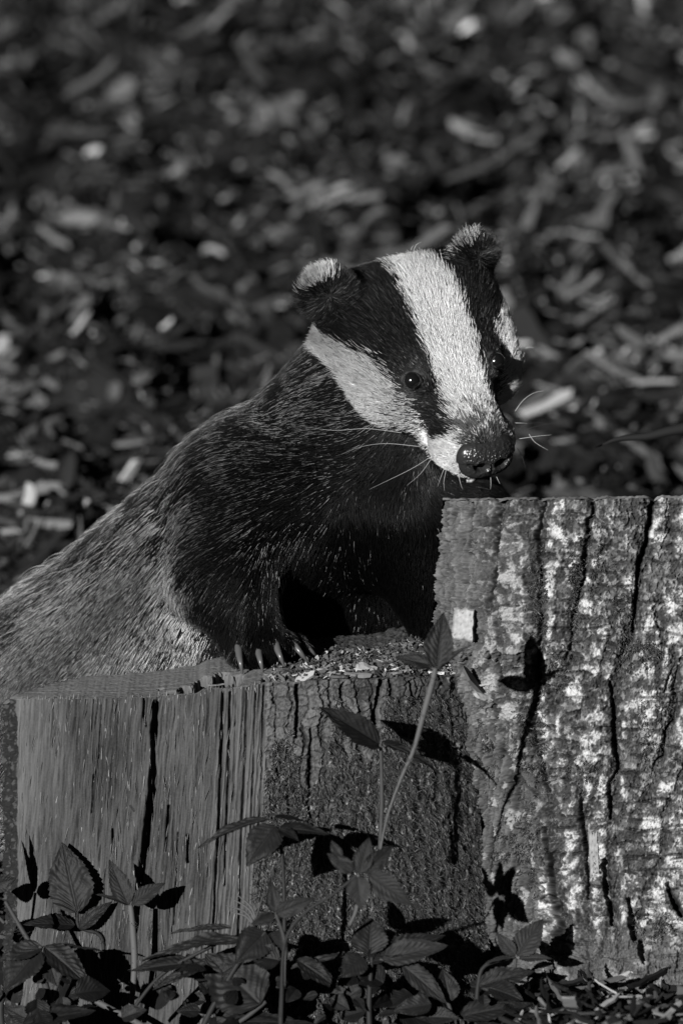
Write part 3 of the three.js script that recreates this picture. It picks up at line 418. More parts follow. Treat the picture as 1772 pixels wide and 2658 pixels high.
// chips and crumbs that lie on the ledge
{
  const R = RNG(31), m = [0.04, 0.08, 0.14, 0.3, 0.48].map((v) => std(v, 0.85));
  const L2 = (x, z) => { const y0 = lowTop(x), b = P(x, y0, lowZ(x, y0)); b.z -= z / PXM; b.y += Math.max(0, Math.min(1, (x - 300) / 500)) * 0.012 * 0.4 * z / 480; if (x > 760) b.y += smoothstep(x, 930, 1120) * smoothstep(z, 40, 260) * 26 / PXM; return b; };
  const chips = [[855, 60, 70, 3], [905, 70, 60, 4], [790, 22, 62, 4], [830, 110, 50, 2], [950, 90, 55, 3], [1000, 120, 60, 2], [1015, 60, 42, 4], [1050, 40, 40, 3], [1090, 60, 44, 2], [1130, 30, 40, 4], [1160, 24, 44, 4], [985, 160, 50, 1], [930, 150, 50, 1], [880, 140, 56, 2], [1060, 130, 50, 1], [1100, 150, 70, 1], [1120, 190, 60, 1], [1040, 180, 46, 1], [760, 60, 50, 3], [735, 90, 44, 2], [1010, 20, 70, 2], [920, 20, 80, 2], [865, 22, 60, 1], [1075, 90, 40, 3], [960, 40, 50, 1], [1150, 70, 40, 2], [815, 60, 60, 1], [700, 70, 40, 2], [560, 30, 40, 2], [1140, 130, 60, 1]];
  const thing = (x, z, size, a, i, lift = 3) => { const o = mesh('wood_chip', CHIPS[i % 5], m[a]); o.position.copy(L2(x, z)); o.position.y += lift / PXM; o.rotation.set(R.g() * 0.3, R.g() * 0.7, R.g() * 0.2); o.scale.setScalar(size / PXM); o.scale.y *= 1.2; return o; };
  chips.forEach(([x, z, s, a], i) => tag(thing(x, z, s, a, i), a > 2 ? 'pale wood chip in the crumbs on the low ledge of the stump' : 'dark bark chip in the crumbs on the low ledge of the stump', 'wood chip', a > 2 ? 'pale chips on the stump ledge' : 'dark chips on the stump ledge'));
  const crumbs = CHIPS.map(() => []), e = new THREE.Euler(), q = new THREE.Quaternion();
  for (let i = 0; i < 1500; i++) { const x = 690 + 520 * R() ** 0.8, z = R.r(4, 330), s = R.r(7, 24) / PXM; e.set(R.g(), R.r(0, 6), R.g()); crumbs[i % 5].push({ m: new THREE.Matrix4().compose(L2(x, z).add(V(0, R.r(0, 7) / PXM, 0)), q.setFromEuler(e), V(s, s, s)), c: R() < 0.1 ? R.r(0.25, 0.5) : R.r(0.02, 0.12) }); }
  crumbs.forEach((l, i) => tag(instanced('bark_crumbs', CHIPS[i], chipMat, l), ['fine', 'narrow', 'broad', 'threadlike', 'thick'][i] + ' bark crumbs strewn over the low ledge of the stump', 'crumbs'));
  // chips lodged in the gap between the two blocks
  const gap = (label, x, y, z, size, a, rx, rz, i) => { const o = mesh('wood_chip', CHIPS[i], m[a]); o.position.copy(P(x, y, z)); o.rotation.set(rx, 0.2, rz); o.scale.setScalar(size / PXM); tag(o, label, 'wood chip'); };
  gap('squared pale chip lodged in the dark gap between ledge and tall block', 1252, 1808, 300, 46, 3, 0.6, -0.5, 4); gap('thin splinter standing in the gap below the squared pale chip', 1268, 1832, 300, 56, 2, 1.2, 1.1, 3); gap('thin level splinter in the gap above the squared pale chip', 1262, 1776, 300, 46, 3, 1.3, 0.3, 3); gap('long dark bark strip leaning into the gap between ledge and tall block', 1228, 1770, 295, 110, 1, 0.5, -1.0, 2);
}

// ---------- the badger ----------
// built in a frame of photograph pixels: x right, y up, z toward the camera, from the middle of the picture
const HS = 43.2, HO = V(1117.1 - 886, 1329 - 933.4, -90);
const HR = new THREE.Matrix4().makeRotationZ(-8 * Math.PI / 180).multiply(new THREE.Matrix4().makeRotationX(45 * Math.PI / 180)).multiply(new THREE.Matrix4().makeRotationY(30 * Math.PI / 180));
const HRi = HR.clone().transpose();
const HRe = HR.elements, HRie = HRi.elements;
const headTo = (x, y, z) => V(x, y, z).applyMatrix4(HR).multiplyScalar(HS).add(HO);
const headOf = (p) => { const x = (p.x - HO.x) / HS, y = (p.y - HO.y) / HS, z = (p.z - HO.z) / HS, e = HRie; return V(e[0] * x + e[4] * y + e[8] * z, e[1] * x + e[5] * y + e[9] * z, e[2] * x + e[6] * y + e[10] * z); };
const pp = (x, y, z) => V(x - 886, 1329 - y, z);
const toW = (p) => T.clone().addScaledVector(RT, p.x / PXM).addScaledVector(UP, p.y / PXM).addScaledVector(BK, p.z / PXM);

const smin = (a, b, k) => { const h = Math.max(k - Math.abs(a - b), 0) / k; return Math.min(a, b) - h * h * k * 0.25; };
function cone(p, a, b, ra, rb) {                                  // round cone, approximately
  const bx = b.x - a.x, by = b.y - a.y, bz = b.z - a.z, t = clamp(((p.x - a.x) * bx + (p.y - a.y) * by + (p.z - a.z) * bz) / (bx * bx + by * by + bz * bz), 0, 1);
  const dx = p.x - a.x - bx * t, dy = p.y - a.y - by * t, dz = p.z - a.z - bz * t;
  return Math.sqrt(dx * dx + dy * dy + dz * dz) - lerp(ra, rb, t);
}
function ell(x, y, z, rx, ry, rz) { const k0 = Math.sqrt(x * x / rx / rx + y * y / ry / ry + z * z / rz / rz), k1 = Math.sqrt(x * x / rx ** 4 + y * y / ry ** 4 + z * z / rz ** 4); return k1 < 1e-9 ? -Math.min(rx, ry, rz) : k0 * (k0 - 1) / k1; }
const hv = (x, y, z) => V(x, y, z);
const SKULL = [hv(0, 0.0, 1.0), hv(0.32, -1.0, 5.9)], JAW = [hv(0, -2.4, -1.5), hv(0.2, -2.9, 5.5)];
const EYE = [hv(-2.75, 1.95, 2.95), hv(2.6, 1.95, 3.05)];
const EAR = [
  { c: hv(-5.4, 3.6, -4.3), face: V(-0.2, 0.05, 0.95).normalize(), r: 1.4 },
  { c: hv(4.75, 3.55, -4.7), face: V(-0.15, -0.1, 0.95).normalize(), r: 1.05 },
];
function headSdf(p) {                                             // centimetres, head axes
  const ax = Math.abs(p.x);
  let d = Math.min(ell(p.x, p.y - 0.1, p.z + 3.0, 5.3, 3.6, 4.6), smin(ell(p.x, p.y - 0.1, p.z + 3.0, 5.3, 3.6, 4.6), ell(ax - 3.1, p.y - 1.5, p.z + 3.6, 2.3, 2.0, 2.6), 1.5));
  d = smin(d, cone(p, SKULL[0], SKULL[1], 2.9, 1.95), 1.6);
  d = smin(d, ell(ax - 3.5, p.y + 1.0, p.z + 0.9, 2.4, 2.7, 4.1), 1.6);      // cheeks
  d = smin(d, ell(ax - 2.25, p.y - 1.55, p.z - 1.7, 1.15, 0.95, 1.9), 1.1);  // brow
  d = smin(d, cone(p, JAW[0], JAW[1], 2.3, 1.3), 0.9);
  d = smin(d, ell(Math.abs(p.x - 0.3) - 1.3, p.y + 1.6, p.z - 5.75, 1.35, 1.25, 1.6), 0.6);    // whisker pads
  const e = EYE[p.x < 0 ? 0 : 1]; d = Math.max(d, -(Math.hypot(ax - Math.abs(e.x) - 0.28, p.y - e.y, p.z - e.z - 0.05) - 0.5));   // sockets
  for (const a of EAR) {                                          // ears: thick cupped discs
    const rx = p.x - a.c.x, ry = p.y - a.c.y, rz = p.z - a.c.z, f = rx * a.face.x + ry * a.face.y + rz * a.face.z;
    const r = Math.sqrt(Math.max(0, rx * rx + ry * ry + rz * rz - f * f)), cup = f + 0.05 - r * r * 0.06;
    d = smin(d, Math.hypot(Math.max(r - a.r, 0), Math.max(Math.abs(cup) - 0.2, 0)) - 0.3, 1.3);
  }
  return d;
}
const B = {                                                       // body bones: a, b, radii
  torso: [pp(680, 1325, -190), pp(240, 1835, -480), 245, 345], rump: [pp(240, 1835, -480), pp(60, 1980, -600), 345, 300],
  neck: [pp(885, 1065, -150), pp(690, 1310, -190), 165, 235], nape: [pp(985, 850, -190), pp(880, 1080, -150), 130, 165],
  throat: [pp(1010, 1030, -130), pp(960, 1330, -170), 150, 180], chest: [pp(960, 1320, -190), pp(800, 1400, -330), 175, 190],
  shoulderR: [pp(960, 1300, -180), pp(1215, 1340, -130), 160, 95], legR: [pp(1215, 1340, -130), pp(1180, 1640, -130), 90, 65], pawR: [pp(1180, 1640, -130), pp(1200, 1690, -60), 65, 45],
  bellyInShade: [pp(900, 1420, -430), pp(980, 1740, -480), 190, 200],
  innerR: [pp(1000, 1350, -110), pp(1120, 1600, -140), 120, 70],
  arm: [pp(640, 1270, -70), pp(590, 1500, 20), 165, 122], forearm: [pp(590, 1500, 20), pp(660, 1655, 60), 116, 72], paw: [pp(655, 1650, 50), pp(695, 1690, 110), 66, 52],
  thigh: [pp(40, 1960, -500), pp(230, 2150, -330), 240, 110], shank: [pp(230, 2150, -330), pp(90, 2230, -470), 95, 50], foot: [pp(90, 2230, -470), pp(110, 2270, -330), 46, 38],
};
const TOES = [[pp(640, 1680, 95), pp(620, 1700, 125), 26, 19], [pp(675, 1672, 105), pp(668, 1692, 140), 27, 20], [pp(710, 1665, 105), pp(712, 1680, 142), 27, 20], [pp(742, 1660, 95), pp(752, 1672, 128), 26, 19], [pp(765, 1665, 60), pp(785, 1680, 85), 24, 18]];
const BL = Object.values(B).map((b) => [...b, 70]).concat(TOES.map((t) => [...t, 16]));
function bodySdf(p) {
  let d = 1e9;
  for (const [a, b, ra, rb, k] of BL) d = smin(d, cone(p, a, b, ra, rb), k);
  return d;
}
const skin = (p) => {
  const b = bodySdf(p), h = headOf(p), l = h.length();
  if (l > 22) return b;
  return smin(b, headSdf(h) * HS, 45);
};

function surfaceNets(f, lo, hi, cell) {
  const n = [0, 1, 2].map((i) => Math.ceil((hi[i] - lo[i]) / cell) + 1), [nx, ny, nz] = n, val = new Float32Array(nx * ny * nz).fill(1e3), C = 5, p = V();
  const at = (i, j, k) => (k * ny + j) * nx + i;
  for (let k = 0; k < nz; k += C) for (let j = 0; j < ny; j += C) for (let i = 0; i < nx; i += C) {
    const h = C / 2; p.set(lo[0] + (i + h) * cell, lo[1] + (j + h) * cell, lo[2] + (k + h) * cell);
    const v = f(p), far = Math.abs(v) > C * cell * 1.5 + 40;
    for (let c = k; c < Math.min(k + C, nz); c++) for (let b = j; b < Math.min(j + C, ny); b++) for (let a = i; a < Math.min(i + C, nx); a++)
      val[at(a, b, c)] = far ? v : f(p.set(lo[0] + a * cell, lo[1] + b * cell, lo[2] + c * cell));
  }
  const vid = new Int32Array(nx * ny * nz).fill(-1), pos = [], idx = [];
  for (let k = 0; k < nz - 1; k++) for (let j = 0; j < ny - 1; j++) for (let i = 0; i < nx - 1; i++) {
    let m = 0, sx = 0, sy = 0, sz = 0, cnt = 0; const g = [];
    for (let c = 0; c < 8; c++) { const v = val[at(i + (c & 1), j + (c >> 1 & 1), k + (c >> 2))]; g.push(v); if (v < 0) m |= 1 << c; }
    if (m === 0 || m === 255) continue;
    for (let a = 0; a < 8; a++) for (const bit of [1, 2, 4]) if (!(a & bit)) { const b = a | bit; if ((g[a] < 0) !== (g[b] < 0)) { const t = g[a] / (g[a] - g[b]); sx += (a & 1) + (bit === 1 ? t : 0); sy += (a >> 1 & 1) + (bit === 2 ? t : 0); sz += (a >> 2) + (bit === 4 ? t : 0); cnt++; } }
    vid[at(i, j, k)] = pos.length / 3;
    pos.push(lo[0] + (i + sx / cnt) * cell, lo[1] + (j + sy / cnt) * cell, lo[2] + (k + sz / cnt) * cell);
  }
  const quad = (a, b, c, d, flip) => { if (a < 0 || b < 0 || c < 0 || d < 0) return; flip ? idx.push(a, c, b, a, d, c) : idx.push(a, b, c, a, c, d); };
  for (let k = 1; k < nz - 1; k++) for (let j = 1; j < ny - 1; j++) for (let i = 1; i < nx - 1; i++) {
    const s = val[at(i, j, k)] < 0;
    if (s !== val[at(i + 1, j, k)] < 0) quad(vid[at(i, j - 1, k - 1)], vid[at(i, j, k - 1)], vid[at(i, j, k)], vid[at(i, j - 1, k)], !s);
    if (s !== val[at(i, j + 1, k)] < 0) quad(vid[at(i - 1, j, k - 1)], vid[at(i - 1, j, k)], vid[at(i, j, k)], vid[at(i, j, k - 1)], !s);
    if (s !== val[at(i, j, k + 1)] < 0) quad(vid[at(i - 1, j - 1, k)], vid[at(i, j - 1, k)], vid[at(i, j, k)], vid[at(i - 1, j, k)], !s);
  }
  return { pos, idx };
}
const gradient = (p, e = 3) => { const q = p.clone(), g = V(); for (const c of 'xyz') { q[c] = p[c] + e; const a = skin(q); q[c] = p[c] - e; g[c] = a - skin(q); q[c] = p[c]; } return g.normalize(); };
function cast(px, py) {                                           // the skin under a photograph pixel
  const p = pp(px, py, 400); for (let i = 0; i < 200; i++) { const d = skin(p); if (d < 0.5) return p; p.z -= Math.max(d * 0.7, 0.5); if (p.z < -900) return null; } return p;
}

const badger = base('badger', T.clone().add(V(-0.19, -0.25, -0.16)));
tag(badger, 'black and white striped badger leaning its forepaw on the cut stump', 'badger');
const put = (g, root = badger) => local(g, root);

// markings, in head axes (centimetres)
const stripeLo = spline([[-7, 0.1], [-5, -0.5], [-3.2, -0.9], [-1, -1.02], [2, -1.15], [3.6, -1.2], [5.6, -1.2]]), stripeHi = spline([[-7, 1.7], [-4, 1.95], [-1, 2.1], [0.3, 2.05], [2, 1.68], [3.5, 1.5], [5.6, 1.7]]);
const bandLow = spline([[-5, 0.5], [-3.3, 0.95], [-2, 1.4], [-0.1, 1.6], [1.3, 1.3], [2.4, 0.75], [2.9, 0.1], [3.5, -0.65], [4.2, -1.4], [5.0, -1.3], [5.7, -0.8], [6.2, 0.2], [6.6, 1.5]]);
const cheekLow = spline([[-5, 0.45], [-4, 0.3], [-2.9, 0.0], [-1.4, -0.05], [0.2, -0.3], [1.8, -0.75], [2.9, -1.1], [3.7, -1.7], [4.3, -2.4], [5.2, -3.3], [7, -3.8]]);
// coat of the trunk: x, y, direction of the hair (x right, y down), share of pale hair, length
const COAT = [
  [800, 900, -0.7, 0.7, 0.12, 46], [740, 960, -0.75, 0.65, 0.14, 54], [633, 1060, -0.75, 0.65, 0.2, 64], [520, 1180, -0.8, 0.6, 0.2, 78], [402, 1260, -0.8, 0.58, 0.2, 84], [250, 1400, -0.8, 0.6, 0.24, 88], [149, 1470, -0.78, 0.62, 0.26, 90], [30, 1600, -0.75, 0.65, 0.3, 90],
  [480, 1300, -0.78, 0.6, 0.36, 80], [430, 1390, -0.68, 0.72, 0.55, 84], [340, 1500, -0.65, 0.75, 0.85, 90], [250, 1560, -0.62, 0.78, 0.95, 84], [130, 1620, -0.66, 0.75, 0.85, 88], [420, 1480, -0.6, 0.8, 0.85, 80], [172, 1675, -0.6, 0.8, 0.95, 80], [80, 1760, -0.6, 0.8, 0.95, 80], [330, 1680, -0.5, 0.86, 1.0, 72], [430, 1600, -0.5, 0.86, 0.95, 66], [500, 1700, -0.35, 0.93, 0.8, 46], [470, 1520, -0.5, 0.86, 0.7, 60],
  [690, 1215, -0.97, 0.2, 0.14, 56], [600, 1180, -0.93, 0.35, 0.2, 62], [574, 1290, -0.95, 0.25, 0.1, 58], [860, 1100, -0.98, 0.12, 0.16, 50], [861, 1198, -1, 0.05, 0.08, 46], [780, 1300, -0.9, 0.3, 0.04, 44], [800, 1020, -0.95, 0.3, 0.35, 52],
  [520, 1400, -0.85, 0.5, 0.1, 54], [545, 1450, -0.8, 0.6, 0, 46], [530, 1560, -0.55, 0.83, 0, 38], [600, 1500, -0.6, 0.8, 0, 40], [640, 1620, -0.2, 0.97, 0, 28], [690, 1680, 0.1, 1, 0, 16], [570, 1640, -0.35, 0.93, 0, 32],
  [930, 1330, 0.15, 1, 0, 30], [1000, 1500, 0.1, 1, 0, 30], [1110, 1450, -0.05, 1, 0, 32], [1110, 1620, 0, 1, 0, 26], [800, 1500, -0.1, 1, 0, 36], [1200, 1330, 0.8, 0.4, 0, 46], [1300, 1290, 0.95, 0.2, 0, 44], [1000, 1200, -0.5, 0.6, 0, 30],
];
function coat(x, y) { let w = 0, fx = 0, fy = 0, pale = 0, len = 0; for (const c of COAT) { const dx = x - c[0], dy = y - c[1], k = 1 / (dx * dx + dy * dy + 900) ** 1.6; w += k; fx += k * c[2]; fy += k * c[3]; pale += k * c[4]; len += k * c[5]; } return { fx: fx / w, fy: -fy / w, pale: pale / w, len: len / w }; }
const headAxis = (x, y, z) => V(x, y, z).applyMatrix4(HR);
// what grows at a point of the skin
function growth(p, n, edge = 0) {
  const h = headOf(p), hs = headSdf(h) * HS, bs = bodySdf(p);
  const px = p.x + 886, py = 1329 - p.y, wob = edge;
  let earD = 9, ear = null; for (const a of EAR) { const d = Math.hypot(h.x - a.c.x, h.y - a.c.y, h.z - a.c.z); if (d < earD) { earD = d; ear = a; } }
  if (earD < 1.95 && hs < bs) {                                   // ears: black, the upper rim white
    const rx = h.x - ear.c.x, ry = h.y - ear.c.y, r = Math.hypot(rx, ry), s = Math.sign(ear.c.x);
    const rim = s < 0 ? (ry * 0.86 - rx * 0.5) : (ry * 0.86 - rx * 0.5);
    const white = rim > (s < 0 ? 1.3 : 1.3) + wob * 0.25;
    return { kind: 'face', a: white ? 0.88 : 0.018, flow: headAxis(rx / r * 0.9, ry / r * 0.9 + 0.25, -0.25), len: white ? 34 : 26, lift: 0.5, dens: 1.3 };
  }
  const hx = h.x + wob * 0.3, hy = h.y + wob * 0.3, Z = h.z + wob * 0.4, onHead = hs < bs + 14;
  if (onHead && Z > -6.2) {
    const back = headAxis(h.x * 0.1, 0, -1), top = h.y > 0.2;
    const stripe = hx > stripeLo(Z) && hx < stripeHi(Z) && h.y > -0.2;
    const muzzle = smoothstep(Z, 5.2, 6.6);
    let a, len, kind = 'face', lift = 0.42;
    if (stripe) { a = 0.92; len = lerp(44, 17, smoothstep(Z, -5, 5.5)); if (Z > 4.4 && vnoise(hx * 2.2, hy * 2.2, Z * 2.2) > 0.15 + (5.6 - Z) * 0.4) a = 0.16; }
    else if (hy > bandLow(Z)) { a = 0.012; len = lerp(38, 15, smoothstep(Z, -4, 4.5)); const de = Math.hypot(h.y - 1.95, h.z - 3); if (de < 2 && Math.abs(h.x) > 1.9) { len = 9 + 4 * de; if (vnoise(hx * 9, hy * 9, Z * 9) > 0.1 + de * 0.3) a = 0.05; } }
    else if (hy > cheekLow(Z) - (h.x > 0 ? 1.3 : 0) && Z > -4.5) { a = 0.9; len = lerp(44, 18, smoothstep(Z, -3, 5)); }
    else if (Z > 5.0 && h.y > -3.4) { a = 0.85; len = 17; lift = 0.6; }
    else return { ...trunk(px, py), flow: onHead ? headAxis(h.x * 0.22, -0.35, -1) : undefined, len: 34, kind: 'coat' };
    if (Z > 5.0 && Z <= 6.3 && h.y > -0.4 && hash3(Math.floor(h.x * 40), Math.floor(h.y * 40), Math.floor(h.z * 40)) < (Z - 5) * 0.13) a *= 0.25;
    if (Z > 6.3) { const dn = Math.hypot((h.x - 0.35) / 1.7, (h.y + 1.1) / 1.3); if (h.y > -0.3 && hash3(Math.floor(h.x * 40), Math.floor(h.y * 40), Math.floor(h.z * 40)) < 0.16 + (Z - 6.3) * 0.6) a *= 0.15; len = 12; lift = 0.6; if (dn < 0.8 && Z > 7.1) return null; }
    const splay = h.y < 0.5 ? -0.25 : 0.05, flow = headAxis(h.x * (Z > 4 ? 0.22 : 0.12), splay, -1);
    return { kind, a, flow, len, lift, dens: 1 };
  }
  return trunk(px, py);
}
function trunk(px, py) { const c = coat(px, py), shadeMask = smoothstep(px, 590, 690) * smoothstep(py, 1270, 1400); return { kind: 'coat', shadeMask, shade: 1 - 0.55 * shadeMask, a: 1, pale: c.pale, flow: V(c.fx, c.fy, -0.15), len: c.len, lift: 0.3, dens: 1 }; }  // shadow on the arm and chest is put into the hair colour

{
  const s = surfaceNets(skin, [-1400, -1000, -1050], [560, 800, 330], 8);
  const nv = s.pos.length / 3, pos = new Float32Array(s.pos.length), col = new Float32Array(s.pos.length), nor = new Float32Array(s.pos.length), p = V(), G = [];
  for (let i = 0; i < nv; i++) {
    p.set(s.pos[i * 3], s.pos[i * 3 + 1], s.pos[i * 3 + 2]);
    const n = gradient(p), g = growth(p, n); G.push(n);
    toW(p).sub(badger.position).toArray(pos, i * 3);
    V().addScaledVector(RT, n.x).addScaledVector(UP, n.y).addScaledVector(BK, n.z).toArray(nor, i * 3);
    const a = g === null ? 0.02 : g.kind === 'face' ? (g.a > 0.3 ? g.a * 0.8 : g.a) : lerp(0.006, 0.55, g.pale * g.pale);
    col[i * 3] = col[i * 3 + 1] = col[i * 3 + 2] = a;
  }
  const geo = new THREE.BufferGeometry();
  geo.setAttribute('position', new THREE.BufferAttribute(pos, 3)); geo.setAttribute('normal', new THREE.BufferAttribute(nor, 3)); geo.setAttribute('color', new THREE.BufferAttribute(col, 3)); geo.setIndex(s.idx);
  const body = mesh('body', geo, new THREE.MeshPhysicalMaterial({ vertexColors: true, roughness: 0.9, specularIntensity: 0.2 }), badger);

  // hair
  const R = RNG(77), face = [], black = [], bellyInShade = [], dark = [], grizzled = [], a = V(), b = V(), c = V(), ab = V(), ac = V(), n = V(), t = V(), sd = V(), m = new THREE.Matrix4();
  const X = V(), Y = V(), Z = V(), back = BK;
  const W3 = (v, o) => o.set(0, 0, 0).addScaledVector(RT, v.x).addScaledVector(UP, v.y).addScaledVector(BK, v.z);
  for (let f = 0; f < s.idx.length; f += 3) {
    const [i0, i1, i2] = [s.idx[f], s.idx[f + 1], s.idx[f + 2]];
    a.fromArray(s.pos, i0 * 3); b.fromArray(s.pos, i1 * 3); c.fromArray(s.pos, i2 * 3);
    const area = ab.subVectors(b, a).cross(ac.subVectors(c, a)).length() * 0.5, mid = t.copy(a).add(b).add(c).divideScalar(3);
    const nz = (G[i0].z + G[i1].z + G[i2].z) / 3, hd = headOf(mid).length() < 11;
    if (mid.y < -900) continue;
    let want = area * (hd ? 0.24 : mid.y < -840 || mid.x < -980 ? 0.03 : 0.15) * (nz < -0.3 ? 0.25 : 1) * FUR;
    let k = Math.floor(want) + (R() < want % 1 ? 1 : 0);
    while (k-- > 0) {
      let u = R(), v = R(); if (u + v > 1) { u = 1 - u; v = 1 - v; }
      p.copy(a).multiplyScalar(1 - u - v).addScaledVector(b, u).addScaledVector(c, v);
      n.copy(G[i0]).multiplyScalar(1 - u - v).addScaledVector(G[i1], u).addScaledVector(G[i2], v).normalize();
      const g = growth(p, n, R.g()); if (!g) continue;
      const he = headOf(p); let skip = false; for (const e of EYE) if (Math.hypot(he.x - e.x, he.y - e.y, he.z - e.z) < 0.68) skip = true; if (skip) continue;
      const clump = vnoise(p.x / 26, p.y / 26, p.z / 26), clump2 = vnoise(p.x / 26 + 50, p.y / 26, p.z / 26);
      t.copy(g.flow).normalize(); t.x += R.g() * 0.09 + clump * 0.13; t.y += R.g() * 0.09 + clump2 * 0.13; t.z += R.g() * 0.06;
      t.addScaledVector(n, -t.dot(n)).normalize(); sd.crossVectors(n, t);
      const L = g.len * R.r(0.65, 1.2), lift = (g.lift + R.g() * 0.1) * (R() < 0.03 ? 1.9 : 1), w = g.kind === 'face' ? R.r(1.3, 2.3) : R.r(1.4, 2.4);
      W3(sd, X).multiplyScalar(w / PXM); W3(n, Y).multiplyScalar(L * Math.max(0.08, lift) / PXM); W3(t, Z).multiplyScalar(L / PXM);
      toW(p.addScaledVector(n, -1)).sub(badger.position);
      const o = new THREE.Matrix4().makeBasis(X, Y, Z).setPosition(toW(p).sub(badger.position));
      if (g.kind === 'face') (g.a < 0.1 ? black : face).push({ m: o, c: g.a < 0.1 ? g.a / 0.012 * R.r(0.5, 1.5) * (R() < 0.16 ? R.r(2.5, 8) : 1) : Math.min(0.96, g.a * R.r(0.8, 1.06)) });
      else if (R() < g.pale + (vnoise(p.x / 60, p.y / 60, p.z / 60) * 0.25 * (g.pale > 0.15 ? 1 : 0))) grizzled.push({ m: o, c: R.r(0.85, 1.3) * (0.35 + 0.65 * smoothstep(g.pale, 0.02, 0.5)) });
      else (g.shadeMask > 0.45 + R() * 0.3 ? bellyInShade : dark).push({ m: o, c: R.r(0.5, 1.6) * (g.shade ?? 1) });  // hair on the shadowed arm and chest goes to a darkened set
    }
  }
  const furMat = new THREE.MeshPhysicalMaterial({ vertexColors: true, roughness: 0.42, specularIntensity: 1 });
  const maskMat = new THREE.MeshPhysicalMaterial({ vertexColors: true, roughness: 0.4, specularIntensity: 0.6 });
  const furSoft = new THREE.MeshPhysicalMaterial({ vertexColors: true, roughness: 0.5, specularIntensity: 0.8 });
  instanced('face_fur', hairGeometry(() => 1, 4), furSoft, face, body);
  instanced('mask_fur', hairGeometry(() => 0.012, 4), maskMat, black, body);
  instanced('shaded_fur', hairGeometry(() => 0.008, 4), new THREE.MeshPhysicalMaterial({ vertexColors: true, roughness: 0.5, specularIntensity: 0.22 }), bellyInShade, body);  // darker, duller copy of the black fur that stands in for shade
  instanced('dark_fur', hairGeometry(() => 0.011, 5), furMat, dark, body);
  instanced('grizzled_fur', hairGeometry((t) => t < 0.52 ? 0.78 : t < 0.72 ? lerp(0.78, 0.1, smoothstep(t, 0.52, 0.64)) : lerp(0.1, 0.8, smoothstep(t, 0.72, 0.88)), 7), furSoft, grizzled, body);
  console.log('hairs', face.length, black.length, dark.length, grizzled.length, 'tris', s.idx.length / 3);
}

// eyes, lids
for (const e of EYE) {
  const out = V(Math.sign(e.x) * 0.62, 0.3, 0.78).normalize(), c = headTo(e.x, e.y, e.z), o = headAxis(out.x, out.y, out.z), w = V().addScaledVector(RT, o.x).addScaledVector(UP, o.y).addScaledVector(BK, o.z);
  const C = toW(c).sub(badger.position).addScaledVector(w, 0.0014), r = 0.55 * HS / PXM;
  const eye = mesh('eye', new THREE.SphereGeometry(r, 40, 28), new THREE.MeshPhysicalMaterial({ color: grey(0.006), roughness: 0.14, clearcoat: 1, clearcoatRoughness: 0.13 }), badger); eye.position.copy(C);
  const lidG = new THREE.TorusGeometry(r * 0.98, r * 0.1, 12, 40), lp = lidG.attributes.position;
  for (let i = 0; i < lp.count; i++) { const x = lp.getX(i), y = lp.getY(i), z = lp.getZ(i), q = vnoise(x * 3000, y * 3000, z * 3000) * 0.00008; lp.setXYZ(i, x * 1.04 + q, y * 0.86 + q, z - Math.abs(x) * 0.25); }
  lidG.computeVertexNormals();
  const lid = mesh('eyelid', lidG, std(0.03, 0.5), badger);
  lid.quaternion.setFromUnitVectors(V(0, 0, 1), w); lid.position.copy(C).addScaledVector(w, r * 0.3);
}
// nose pad with two nostrils
{
  const nu = 180, nv = 90, pts = [];
  const g = gridGeometry(nu + 1, nv, (i, j) => {
    const th = i / nu * 2 * Math.PI, r = j / (nv - 1) * 1.12, ct = Math.cos(th), st = Math.sin(th), q = Math.pow(Math.abs(ct) ** 2.6 + Math.abs(st) ** 2.6, -1 / 2.6);
    let x = 1.72 * r * q * ct * (st < 0 ? 0.93 : 1), y = 1.2 * r * q * st, z = 0.95 * Math.sqrt(Math.max(0, 1 - (r / 1.12) ** 2.6)) - 0.25;
    for (const s of [-1, 1]) {                                   // nostrils: round hole with a slit toward the side
      const d1 = Math.hypot((x - s * 0.62) / 0.34, (y + 0.36) / 0.25), ax = s * (x - s * 0.62), slit = ax > 0 && ax < 0.95 ? Math.abs(y + 0.5 - ax * 0.55) / 0.13 : 9;
      z -= 0.75 * Math.exp(-(d1 ** 3)) + 0.22 * Math.exp(-(slit ** 2)) * smoothstep(0.98 - ax, 0, 0.35);
    }
    z -= 0.16 * Math.exp(-((x / 0.07) ** 2)) * smoothstep(-y, 0.1, 0.5);
    const peb = vnoise(x * 5, y * 5, 3) * 0.5 + vnoise(x * 11, y * 11, 5) * 0.4 + Math.abs(vnoise(x * 15, y * 15, 9)) * 0.6; z += peb * 0.06 * (1 - smoothstep(r, 0.95, 1.1));
    const ca = Math.cos(0.36), sa = Math.sin(0.36), y2 = y * ca + z * sa, z2 = z * ca - y * sa; return [toW(headTo(x + 0.35, y2 - 1.1, z2 + 7.62)).sub(badger.position), 0.02];
  });
  mesh('nose', g, new THREE.MeshPhysicalMaterial({ vertexColors: true, roughness: 0.3 }), badger);
}
